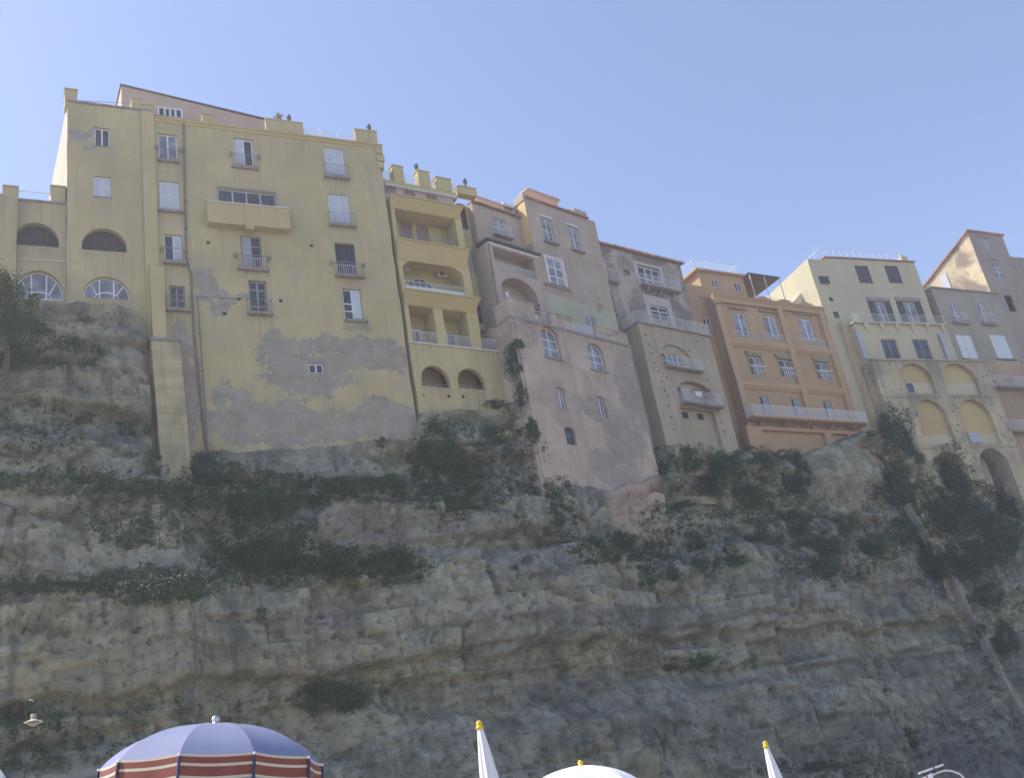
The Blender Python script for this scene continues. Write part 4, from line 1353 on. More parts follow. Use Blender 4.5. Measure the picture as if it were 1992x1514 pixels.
def house_pink():
    b = B('pink_house', 'pink and pale green house above a leaning pink tower terrace', 'building', P_PNK, A_PNK, 22.0)
    mp = plaster('pink_beige_plaster', (0.415, 0.34, 0.262), 0.2, (0.24, 0.19, 0.16), 0.45, blotch=(0.34, 0.29, 0.25), blotch_amt=.5, seed=31)
    mg = plaster('pale_green_plaster', (0.37, 0.385, 0.275), 0.12, (0.35, 0.30, 0.22), 0.3, seed=32)
    def e(px, py, wx, wz):
        x, z = b.q(px, py, -2.0)
        return (x, z, wx, wz)
    peel = [e(1222, 745, 1.5, 2.2), e(1235, 790, 1.6, 2.0), e(1160, 795, 1.6, 1.2), e(1215, 850, 2.4, 2.2), e(1200, 915, 2.6, 1.6), e(1010, 790, .9, 1.1), e(1020, 620, .35, .5), e(1125, 628, 1.8, .3), e(1085, 612, .3, .9), e(1190, 650, 2.0, .22)]
    mt = plaster('tower_pink_plaster', (0.485, 0.395, 0.295), 0.14, (0.27, 0.21, 0.17), 0.5, blotch=(0.29, 0.245, 0.205), blotch_amt=.7, blotch_scale=0.3, seed=33, peel=peel, peel_col=(0.27, 0.235, 0.195), peel_soft=.7, peel_amt=.75)
    myl = plaster('sun_painted_return_plaster', (0.62, 0.47, 0.22), 0.1, (0.3, 0.24, 0.15), 0.3, seed=34)  # sunlight on the return is put into this brighter yellow
    maw = simple('pink_awning_cloth', (0.58, 0.40, 0.34), .8, .08)
    # left part of the house, set back
    Yl = 0.9
    xl = b.q(962, 650, Yl)[0]
    xs = b.q(1030, 440)[0]           # where the right part steps forward
    ztl = b.q(965, 409, Yl)[1]
    w1 = b.w(976, 462, 424, 24, Yl)
    b.part('wall', wall(MB(), xl, xs + .3, 10, ztl, Yl, [hole(w1)], 8), mp)
    window(b, w1, Yl + .1, 2, (.5,), 'offwhite', 'glass_light')
    balcony(b, w1[0] - .3, w1[1] + .3, w1[2], .45, .1, 1.0, 'offwhite', 'stone', .12, .012, Yl)
    n = 26
    m = MB()
    for i in range(n):     # row of eave tiles
        x = xl + (xs - xl) * (i + .5) / n
        m.tube([(x, Yl - .25, ztl + .03), (x, Yl + .6, ztl + .16)], .10, 6)
    b.part('eave_tiles', m, 'tile')['kind'] = 'stuff'
    # right part
    xr = b.q(1160, 560)[0] + .55
    xr = b.q(1195, 600)[0]
    ztr = b.q(1085, 406)[1]
    wA = b.w(1071, 473, 424, 20); wB = b.w(1123, 489, 441, 18)
    wC = b.w(1087, 556, 504, 28)
    wD = b.w(1102, 622, 577, 36); wE = b.w(1154, 640, 613, 20)
    hs = [hole(r) for r in (wA, wB, wC)] + [hole(wD, .25, .55), hole(wE, .25, .5)]
    zg = b.q(1120, 585)[1]           # the pale green floor starts under this
    b.part('front_wall', wall(MB(), xs, xr, zg, ztr, 0, [h for h in hs if h['z0'] > zg], 9, back_shift=0), mp)
    b.part('green_wall', wall(MB(), b.q(1045, 560)[0] - .4, xr, 12, zg - .002, 0.004, [h for h in hs if h['z1'] <= zg], 9), mg)
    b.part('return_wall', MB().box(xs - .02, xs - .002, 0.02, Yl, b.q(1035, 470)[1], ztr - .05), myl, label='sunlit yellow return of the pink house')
    for r in (wA, wB):
        window(b, r, .12, 2, (.5,), 'offwhite', 'glass_light', sill=(.2, .3, .12))
        b.part('hood', MB().box(r[0] - .15, r[1] + .15, -.08, .02, r[3] + .05, r[3] + .2), 'offwhite')
    window(b, wC, .05, 2, (.33, .66), 'white', 'glass_light', sill=(.3, .12, .1), fw=.09)
    b.part('surround', MB().box(wC[0] - .22, wC[0] - .01, -.03, .02, wC[2], wC[3] + .2).box(wC[1] + .01, wC[1] + .22, -.03, .02, wC[2], wC[3] + .2).box(wC[0] - .01, wC[1] + .01, -.03, .02, wC[3] + .01, wC[3] + .2), 'offwhite')
    window(b, wD, .1, 3, (.55,), 'white', 'glass', rise=.55, fw=.09)
    window(b, wE, .1, 2, (), 'offwhite', 'glass_light', rise=.5)
    xa, za = b.q(1055, 549); xb, zb_ = b.q(1110, 561)
    b.part('ledge', MB().box(xa, xb, -.14, .02, za - .2, za - .08), 'stone')
    # diamond trellis
    x, z = b.q(1169, 597)
    m = MB()
    for i in range(-1, 2):
        o = i * .27
        m.tube([(x - .55 + o, -.12, z + o), (x + o, -.12, z - .55 + o)][::1], .013, 4)
        m.tube([(x - .55 + o, -.14, z - o), (x + o, -.14, z + .55 - o)], .013, 4)
    m.tube([(x - .45, -.13, z), (x + .2, -.13, z)], .012, 4)
    b.part('trellis', m, 'iron')
    # eaves, end pier and awnings of the roof terrace
    m = MB()
    n = 34
    for i in range(n):
        xx = xs + (xr - .9 - xs) * (i + .5) / n
        m.tube([(xx, -.25, ztr - .02), (xx, .6, ztr + .12)], .09, 6)
    b.part('eave_tiles', m, 'tile')['kind'] = 'stuff'
    xa, _ = b.q(1122, 430); zpt = b.q(1132, 410)[1]
    b.part('end_pier', MB().box(b.q(1121, 430)[0], b.q(1145, 435)[0], .0, 2.0, ztr - .3, zpt).box(b.q(1112, 425)[0], b.q(1121, 425)[0], .25, 2.0, ztr, zpt - .1), mp)
    b.part('end_pier', MB().box(xs - .1, xs + .65, .0, 1.2, ztr - .3, b.q(1026, 378)[1]), mp)
    a0, a1 = b.q(1028, 376, .6), b.q(1107, 399, .6)
    c0, c1 = b.q(1032, 394, -.5), b.q(1098, 413, -.5)
    bent_awning(b, 'awning', [(c0[0] + .2, -.3), (c1[0], -.3), (a1[0], 2.2), (a0[0] + .4, 2.2)], [ztr + .85, ztr + .85, ztr + 2.1, ztr + 2.1], .07, maw)
    d0, d1 = b.q(922, 362, Yl), b.q(995, 384, Yl)
    zz = ztl
    bent_awning(b, 'awning', [(d0[0] - .2, Yl - .1), (d1[0] + .3, Yl - .1), (d1[0] + .8, Yl + 2.4), (d0[0] + .1, Yl + 2.4)], [zz + .75, zz + .75, zz + 2.3, zz + 2.3], .07, maw)
    b.part('terrace_wall', MB().box(b.q(985, 395, Yl)[0], xs - .03, Yl + .4, Yl + .7, zz, zz + 1.5), 'offwhite')
    for x_ in (d0[0] + .1, d1[0], ):
        b.part('awning_post', MB().box(x_ - .03, x_ + .03, Yl + .05, Yl + .11, zz, zz + .8), 'offwhite')
    # the bay with a loggia and a green vaulted arch
    Yb = -.25
    bx0, bx1 = b.q(951, 500, Yb)[0], xs - .01
    bz1 = b.q(950, 471, Yb)[1]
    r1 = (b.q(962, 505, Yb)[0], b.q(1041, 522, Yb)[0], b.q(1000, 533, Yb)[1], b.q(1000, 492, Yb)[1])
    r2 = (b.q(979, 580, Yb)[0], b.q(1050, 600, Yb)[0], b.q(1010, 606, Yb)[1], b.q(1008, 543, Yb)[1])
    r2 = (r2[0], min(r2[1], bx1 - .2), r2[2], r2[3])
    b.part('bay_wall', wall(MB(), bx0, bx1, 12, bz1, Yb, [hole(r1, 1.6, 0, True), hole(r2, 1.8, 1.35, False)], Yl - Yb + 1.2), mp)
    b.part('arch_back', MB().box(r2[0] - .2, r2[1] + .1, Yb + 1.8, Yb + 1.9, r2[2] - .2, r2[3] + .2), mg)
    b.part('bay_fascia', MB().box(bx0 + .15, bx1, Yb - .12, Yb + .02, bz1 - .22, bz1 + .015), 'offwhite')
    b.part('bay_roof', MB().hexa([(bx0 - .15, Yl, bz1 + .02), (bx1 + .1, Yl, bz1 + .02), (bx1 + .1, Yb - .35, bz1 + .02), (bx0 - .15, Yb - .35, bz1 + .02),
                                  (bx0 - .15, Yl, bz1 + .35), (bx1 + .1, Yl, bz1 + .35), (bx1 + .1, Yb - .35, bz1 + .2), (bx0 - .15, Yb - .35, bz1 + .2)]), 'iron')
    window(b, (r1[0] + .3, r1[1] - .8, r1[2] + .9, r1[2] + 1.9), Yb + 1.5, 4, (), 'offwhite', 'glass')
    b.part('railing', rail_bars(MB(), [(r1[0], Yb + .08), (r1[1], Yb + .08)], r1[2], .8, .11, .014), 'offwhite')
    window(b, (r2[0] + .5, r2[1] - .5, r2[2], r2[2] + 2.2), Yb + 1.72, 2, (.3,), 'grey_wood', 'glass')
    pipe(b, [b.q(949, 474, Yb), b.q(968, 592, Yb)], .05, Yb - .06)
    # the tower: straight terrace parapet above, battered wall below
    Yt = -2.0
    tx0, tx1 = b.q(999, 580, Yt)[0], b.q(1225, 650, Yt)[0]
    zt = b.q(1100, 640, Yt)[1]       # terrace floor level
    bl, br = b.q(1088, 945, Yt - .8)[0], b.q(1304, 922, Yt - .8)[0]
    tl, tr = b.q(990, 600, Yt)[0], b.q(1222, 662, Yt)[0]
    z_b = b.q(1195, 948, Yt)[1]
    wins = [(b.w(1078, 697, 636, 32, Yt), .75), (b.w(1166, 721, 668, 30, Yt), .75), (b.w(1102, 793, 751, 15, Yt - .3), 0), (b.w(1181, 811, 769, 15, Yt - .3), .25), (b.w(1122, 861, 826, 19, Yt - .5), .25)]
    hs = []
    for r, ri in wins:
        hs.append(hole(r, .4 if ri == .75 else .3, ri, r is wins[4][0]))
    m = wall(MB(), tl, tr, z_b - 4.0, zt, Yt, hs, 6.0)
    b.part('tower_wall', m, mt, label='leaning pink tower wall with stains')
    H_ = zt - z_b
    def batter(v):
        x, y, z = v
        f = max(0.0, (zt - z) / H_)
        return (x, y, z)
    for (r, ri), st in zip(wins, (2, 2, 1, 1, 0)):
        if st == 2:
            window(b, r, Yt + .3, 2, (.34, .62), 'white', 'glass_light', rise=ri, fw=.07)
            b.part('sill', MB().box(r[0] - .1, r[1] + .1, Yt - .1, Yt + .3, r[2] - .12, r[2] - .003), 'stone')
        elif st == 1:
            window(b, r, Yt + .22, 2, (), 'white', 'glass_light', rise=ri, fw=.06)
    window(b, wins[4][0], Yt + .2, 1, (.5,), 'wood', 'glass', rise=.25, fw=.05)
    # parapet in separate blocks round the terrace
    def par(xa, xb, h, ya=Yt, yb_=Yt + .3):
        b.part('parapet', MB().box(xa, xb, ya, yb_, zt + .002, zt + h).box(xa - .04, xb + .04, ya - .05, yb_ + .05, zt + h, zt + h + .08), mt)
    xg0, xg1, xg2, xg3 = b.q(1039, 600, Yt)[0], b.q(1068, 610, Yt)[0], b.q(1112, 620, Yt)[0], b.q(1157, 640, Yt)[0]
    par(tl + .02, xg0, 1.55)
    b.part('parapet', MB().box(tl + .02, tl + .3, Yt + .302, -.3, zt + .002, zt + 1.5), mt)
    b.part('railing', rail_bars(MB(), [(xg0 + .05, Yt + .15), (xg1 - .05, Yt + .15)], zt, 1.05, .17, .011), 'offwhite')
    par(xg1, xg2, 1.15)
    b.part('panel_railing', MB().box(xg2 + .05, xg3 - .05, Yt + .12, Yt + .16, zt + .05, zt + .95), 'shutter_grey')
    par(xg3, tr - .02, 1.0)
    m = MB().lathe([(.10, 0), (.16, .1), (.07, .22), (.14, .34), (.12, .5), (.03, .6)], 10, (tl + .3, Yt + .2, zt + 1.63))
    b.part('finial', m, 'offwhite')
    b.part('terrace_band', MB().box(tl - .06, tr + .08, Yt - .1, -.05, zt - .22, zt + .0), 'stone')
    b.part('corner_pilaster', MB().box(tl + .25, tl + 1.1, Yt - .12, Yt + .02, z_b, zt - .25), mt)
    add_stains(mp, b.sills, (0.24, 0.19, 0.155))
    add_stains(mt, b.sills + [(tl, tr, zt - .2)], (0.23, 0.18, 0.15), 2.4, .7)
    return b, dict(Yt=Yt, zt=zt, xg0=xg0, xg1=xg1)
HP, HPi = house_pink()

# ------------------------------------------------------------------ house 5: grey weathered house with a tiled eave and stone bastion
def house_grey():
    b = B('weathered_house', 'grey weathered house with a tiled eave above a stone bastion', 'building', P_GRY, A_GRY, 27.0)
    mg = plaster('weathered_render', (0.215, 0.185, 0.16), 0.25, (0.10, 0.088, 0.08), 0.7, blotch=(0.42, 0.375, 0.30), blotch_amt=.95, blotch_scale=.3, seed=41)
    mb = plaster('bastion_plaster', (0.40, 0.34, 0.23), 0.16, (0.22, 0.18, 0.13), 0.5, blotch=(0.34, 0.29, 0.21), blotch_amt=.6, seed=42)
    mlt = plaster('pale_arch_plaster', (0.45, 0.425, 0.375), 0.1, (0.3, 0.27, 0.22), 0.3, seed=43)
    xl = -2.2
    xr = b.q(1326, 530)[0]
    zt = b.q(1240, 494)[1]
    zter = b.q(1300, 634)[1]
    wA = b.w(1176, 548, 503, 20); wB = b.w(1270, 562, 521, 40); wC = b.w(1287, 622, 596, 32); wD = b.w(1192, 615, 575, 16)
    wS = b.w(1221, 536, 525, 11)
    b.part('wall', wall(MB(), xl, xr, 0, zt, 0, [hole(r) for r in (wA, wB, wC, wD)] + [hole(wS, .3, 0, True)], 9), mg)
    window(b, wA, .05, 2, (), 'offwhite', 'glass', fw=.12)
    balcony(b, wA[0] - .2, wA[1] + .9, wA[2], .5, .12, .95, 'grey_iron')
    window(b, wB, .1, 3, (.45,), 'white', 'glass', fw=.09)
    b.part('surround', MB().box(wB[0] - .5, wB[1] + .5, -.05, .02, wB[3] + .15, wB[3] + .42).box(wB[0] - .5, wB[0] - .02, -.045, .02, wB[2], wB[3] + .14).box(wB[1] + .02, wB[1] + .5, -.045, .02, wB[2], wB[3] + .14), mlt)
    balcony(b, wB[0] - .4, wB[1] + 1.8, wB[2], .7, .15, 1.0, 'offwhite', 'stone', .12, .014, corbels=3)
    window(b, wC, .1, 2, (.62,), 'white', 'glass', fw=.08)
    b.part('surround', MB().box(wC[0] - .6, wC[0] - .02, -.03, .02, zter, wC[3] + 1.0).box(wC[1] + .02, wC[1] + .6, -.03, .02, zter, wC[3] + 1.0).box(wC[0] - .02, wC[1] + .02, -.03, .02, wC[3] + .02, wC[3] + 1.0), mlt)
    window(b, wD, .1, 1, (.5,), 'grey_wood', 'glass')
    # tiled eave
    m = MB()
    n = 44
    for i in range(n):
        x = xl + (xr + .35 - xl) * (i + .5) / n
        m.tube([(x, -.38, zt + .02 + .03 * math.sin(i * 1.7)), (x + .02 * math.sin(i * 3), 1.2, zt + .42)], .125, 6)
    to = b.part('roof', MB().slab([(xl, -.25), (xr + .3, -.25), (xr + .3, 4), (xl, 4)], [zt - .08, zt - .08, zt + 1.05, zt + 1.05], [zt, zt, zt + 1.15, zt + 1.15]), 'tile')
    e = b.part('eave_tiles', m, 'tile', to)
    e['kind'] = 'stuff'
    for px in (1187, 1292):
        x, z = b.q(px, 478 if px < 1200 else 502, .6)
        b.part('vent_stack', MB().box(x - .14, x + .14, .7, .98, zt, zt + .72).box(x - .2, x + .2, .64, 1.04, zt + .72, zt + .8), 'stone')
    # bastion below with terrace
    Yb = -2.0
    bx0, bx1 = b.q(1243, 640, Yb)[0], b.q(1382, 662, Yb)[0]
    zt2 = b.q(1310, 642, Yb)[1]
    aw = b.w(1319, 719, 686, 40, Yb); ao = (b.q(1318, 760, Yb)[0], b.q(1390, 780, Yb)[0], b.q(1350, 789, Yb)[1], b.q(1345, 742, Yb)[1])
    pn = (b.q(1330, 830, Yb)[0], b.q(1399, 840, Yb)[0], b.q(1350, 855, Yb)[1] - 1.5, ao[2] - .35)
    hs = [hole((aw[0] - .5, aw[1] + .75, aw[2] - .0, aw[3] + .8), .22, 1.4), hole(ao, 1.5, 1.2, True), hole(pn, .35, 0, True)]
    mm = wall(MB(), bx0, bx1, -1, zt2, Yb, hs, 6)
    b.part('bastion_wall', mm, mb)
    rr = hs[0]
    m2 = wall(MB(), rr['x0'] - .1, rr['x1'] + .1, rr['z0'] - .1, rr['z1'] + .1, Yb + .22, [hole(aw, .25, .8)], 0, w=0)
    b.part('arch_infill', m2, mb)
    window(b, aw, Yb + .36, 4, (.55,), 'white', 'glass', rise=.8, fw=.06)
    balcony(b, aw[0] - .3, aw[1] + 1.5, aw[2], .6, .12, 1.0, 'offwhite', 'stone', .12, .013, Yb)
    balcony(b, ao[0] - .1, ao[1] + .25, ao[2], .8, .2, 1.0, 'offwhite', 'stone', .12, .013, Yb)
    m3 = wall(MB(), ao[0] - .1, ao[1] + .1, ao[2] - .05, ao[3] + .1, Yb + .6, [hole((ao[0] + .05, ao[0] + 1.2, ao[2], ao[3] - .35), .6, .6, True), hole((ao[0] + 2.0, ao[1] - .15, ao[2], ao[3] - .35), .6, .6, True)], 0, w=0)
    b.part('arch_infill', m3, mlt)
    sq = [b.w(1334, 814, 802, 11, Yb + .35), b.w(1364, 817, 805, 11, Yb + .35)]
    for r in sq:
        b.part('vent_opening_shade', MB().box(r[0], r[1], Yb + .32, Yb + .4, r[2], r[3]), 'opening_shade')  # dark block paints the shade inside the square opening
    pts = []
    for px, py in ((1255, 652), (1262, 670), (1268, 688), (1274, 706), (1281, 722), (1287, 742), (1293, 760), (1300, 790), (1306, 812), (1311, 836), (1355, 665), (1361, 682), (1364, 706), (1376, 740), (1381, 758), (1396, 800), (1404, 822), (1410, 840), (1290, 690), (1297, 735), (1340, 682), (1300, 770)):
        pts.append(b.q(px, py, Yb))
    putlogs(b, pts, Yb, .16)
    b.part('terrace_cornice', MB().box(bx0 - .1, bx1 + .15, Yb - .18, .0, zt2, zt2 + .16), 'stone')
    b.part('terrace_railing', rail_bars(MB(), [(bx0, 0), (bx0, Yb - .1), (bx1 + .1, Yb - .1), (bx1 + .1, 0)], zt2 + .16, 1.05, .13, .012), 'offwhite')
    # inner corner between tower and bastion
    b.part('link_wall', wall(MB(), xl, bx0 + .4, -2, zt2 - 1.5, Yb + 1.3, [], 2), mb)
    # cloth drying on the lower balcony railing
    add_stains(mg, b.sills, (0.12, 0.105, 0.09), 2.6, .7)
    add_stains(mb, b.sills + [(bx0, bx1, zt2)], (0.20, 0.165, 0.12), 3.0, .7)
    return b, dict(Yb=Yb, ao=ao)
HG, HGi = house_grey()

# ------------------------------------------------------------------ house 6: orange apartment house
def house_orange():
    b = B('orange_house', 'orange apartment house with a rooftop cabin, canopy and long white balcony', 'building', P_ORG, A_ORG, 27.0)
    mo = plaster('orange_plaster', (0.425, 0.293, 0.16), 0.09, (0.36, 0.24, 0.15), 0.25, seed=51)
    mo2 = plaster('light_orange_plaster', (0.45, 0.308, 0.17), 0.08, (0.36, 0.24, 0.15), 0.2, seed=52)
    x0, x1 = b.q(1392, 590)[0] - .1, b.q(1625, 680)[0]
    zt = b.q(1480, 585)[1]
    zf1, zf2, zf3 = b.q(1520, 667)[1], b.q(1540, 746)[1], b.q(1575, 812)[1]
    t1 = [b.w(1452, 650, 606, 24), b.w(1511, 655, 612, 24), b.w(1580, 659, 617, 25)]
    t2 = [b.w(1480, 727, 692, 24), b.w(1539, 731, 698, 24), b.w(1610, 736, 703, 24)]
    t3 = [b.w(1499, 806, 767, 16), b.w(1560, 810, 772, 16), b.w(1622, 812, 778, 16)]
    hs = [hole(r, .28) for r in t1 + t2 + t3]
    Yp = .3    # the wall lies behind the grid of piers and floor bands
    b.part('wall', wall(MB(), x0, x1, 0, zt, Yp, hs, 9), mo)
    xm = b.q(1527, 640)[0]
    for xa, xb in ((x0, x0 + .75), (xm - .25, xm + .45), (x1 - .75, x1)):
        b.part('pier', MB().box(xa, xb, -.02, Yp + .05, 0, zt - .02), mo2)
    segs = ((x0 + .751, xm - .251), (xm + .451, x1 - .751))
    for zf in (zf1, zf2):
        for xa, xb in segs:
            b.part('floor_band', MB().box(xa, xb, .0, Yp + .05, zf - .55, zf - .05).hexa([(xa, Yp + .02, zf - .85), (xb, Yp + .02, zf - .85), (xb, .22, zf - .85), (xa, .22, zf - .85),
                   (xa, Yp + .02, zf - .552), (xb, Yp + .02, zf - .552), (xb, .02, zf - .552), (xa, .02, zf - .552)]), mo2)
    for xa, xb in segs:
        b.part('parapet_band', MB().box(xa, xb, .0, Yp + .05, zt - .7, zt - .02), mo2)
    cornice(b, x0 - .1, x1 + .1, zt, mo2, s=.8)
    for r in t1:
        window(b, r, Yp + .12, 2, (), 'white', 'glass_light', fw=.11)
        b.part('hood', MB().box(r[0] - .35, r[1] + .35, Yp - .22, Yp + .02, r[3] + .35, r[3] + .5), 'greystone_hood')
        b.part('railing', rail_bars(MB(), [(r[0] - .9, .06), (r[1] + .9, .06)], zf1 - .05, .95, .14, .011), 'offwhite')
    for r in t2:
        window(b, r, Yp + .12, 2, (.45,), 'offwhite', ['glass', 'glass_light'], fw=.09)
        b.part('hood', MB().prism([(r[0] - .1, r[3] + .04), (r[1] + .1, r[3] + .04), (r[1] + .35, r[3] + .5), (r[0] - .35, r[3] + .5)], Yp - .22, Yp + .02), 'greystone_hood')
        b.part('surround', MB().box(r[0] - .16, r[0] - .01, Yp - .05, Yp + .02, r[2], r[3] + .03).box(r[1] + .01, r[1] + .16, Yp - .05, Yp + .02, r[2], r[3] + .03), 'greystone_hood')
        m = MB()
        for i in range(6):    # little white balusters
            x = r[0] + (r[1] - r[0]) * (i + .5) / 6
            m.lathe([(.05, 0), (.03, .15), (.065, .4), (.03, .7), (.05, .85)], 6, (x + .1, Yp - .12, r[2]))
        m.box(r[0] - .1, r[1] + .3, Yp - .22, Yp - .02, r[2] + .85, r[2] + .95)
        b.part('balustrade', m, 'offwhite')
    for r in t3:
        window(b, r, Yp + .1, 2, (), 'offwhite', ['glass', 'glass_light'], fw=.05)
    # long balcony
    xa, xb = b.q(1466, 808, -1.2)[0], b.q(1690, 817, -1.2)[0]
    zb_ = b.q(1575, 813, -1.2)[1]
    bo = balcony(b, xa, xb, zb_, 1.2, .2, 1.05, 'white', mo2, .11, .016, 0.0, 'long_balcony', corbels=5)
    # panelled base under the balcony
    zc = b.q(1480, 870)[1]
    xa2, xb2 = b.q(1480, 850)[0], b.q(1600, 850)[0]
    b.part('base_wall', wall(MB(), x0 - .6, x1 + .6, zc - 1.3, zb_ - .75, -.35, [hole((xa2, xb2, zc + .2, zb_ - 1.1), .35, 0, True), hole((xb2 + .9, xb2 + 3.2, zb_ - 2.6, zb_ - 1.1), .35, 0, True), hole((xb2 + 3.5, x1 + .6, zb_ - 2.6, zb_ - 1.1), .35, 0, True)], .6), mo2)
    # left strip, set back, with the small window and the downpipes
    Ys = 1.2
    xs0 = b.q(1338, 560, Ys)[0] - 1.5
    zs = b.q(1362, 556, Ys)[1]
    sw = b.w(1377, 632, 617, 15, Ys)
    dk = (b.q(1385, 740, Ys)[0] - .6, b.q(1400, 740, Ys)[0] + .1, b.q(1420, 840, Ys)[1], b.q(1390, 680, Ys)[1])
    b.part('side_strip', wall(MB(), xs0, x0 + .3, 0, zs, Ys, [hole(sw, .2), hole(dk, .9, 0, True)], 8), mo)
    window(b, sw, Ys + .1, 2, (), 'white', 'glass', fw=.1)
    pipe(b, [b.q(1358, 579), b.q(1374, 581), b.q(1388, 602), b.q(1430, 740), b.q(1462, 862)], .07, -.1)
    pipe(b, [b.q(1402, 588), b.q(1388, 594)], .06, -.12)
    # roof cabin
    Yc = 1.4
    cx0, cx1 = b.q(1366, 560, Yc)[0], b.q(1452, 568, Yc)[0]
    cz = b.q(1400, 534, Yc)[1]
    cw = [b.w(1393, 559, 543, 12, Yc), b.w(1438, 567, 549, 12, Yc)]
    b.part('roof_cabin_wall', wall(MB(), cx0, cx1, zt - .2, cz, Yc, [hole(r, .15) for r in cw], 6), mo)
    for r in cw:
        window(b, r, Yc + .06, 2, (), 'offwhite', 'glass', fw=.08)
    b.part('cabin_roof', MB().box(cx0 - .5, cx1 + .15, Yc - .35, Yc + 6.2, cz + .003, cz + .2), mo2)
    b.part('cabin_railing', rail_bars(MB(), [(cx0 - .4, Yc + 6), (cx0 - .4, Yc - .2), (cx1 - .6, Yc - .2), (cx1 - .6, Yc + 6)], cz + .2, 1.1, .2, .012, .02), 'offwhite')
    # dark canopy on thin posts
    kx0, kx1 = b.q(1440, 540, Yc)[0] + .3, b.q(1505, 543, Yc)[0]
    kz = b.q(1470, 540, Yc)[1] - .25
    cn = b.part('canopy', MB().box(kx0, kx1, Yc - .9, Yc + 4.5, kz, kz + .12), simple('brown_canopy_boards', (.13, .085, .075), .8, .15))
    for x in (kx0 + .2, (kx0 + kx1) / 2, kx1 - .1):
        for y in (Yc - .8, Yc + 4.2):
            b.part('canopy_post', MB().box(x - .035, x + .035, y - .035, y + .035, zt, kz - .002), 'offwhite', cn)
    b.part('roof_railing', rail_bars(MB(), [(kx0 + .3, .9), (x1, .9)], zt + .05, 1.0, .3, .014), 'offwhite')
    # uneven roof parapet
    m = MB()
    xs_ = np.linspace(cx1, x1, 18)
    for i in range(17):
        h0, h1 = .45 + .2 * math.sin(i * 1.1), .45 + .2 * math.sin((i + 1) * 1.1)
        m.hexa([(xs_[i], .1, zt + .07), (xs_[i + 1], .1, zt + .07), (xs_[i + 1], .5, zt + .07), (xs_[i], .5, zt + .07),
                (xs_[i], .1, zt + h0), (xs_[i + 1], .1, zt + h1), (xs_[i + 1], .5, zt + h1), (xs_[i], .5, zt + h0)])
    b.part('roof_parapet', m, mo)
    # the recessed flank towards the cream house, with three dark openings
    xq0, xq1 = x1 + .02, b.q(1690, 720, .9)[0] + 1.6
    ops = [b.w(1649, 667, 645, 24, .9), b.w(1668, 735, 686, 26, .9), b.w(1688, 780, 751, 20, .9)]
    b.part('flank_wall', wall(MB(), xq0, xq1, ops[2][2] - 2.5, ops[0][3] + .25, .9, [hole(r, 1.2, 0, True) for r in ops], 3), mo)
    add_stains(mo, b.sills, (0.26, 0.175, 0.11), 1.6, .5)
    return b
HO = house_orange()

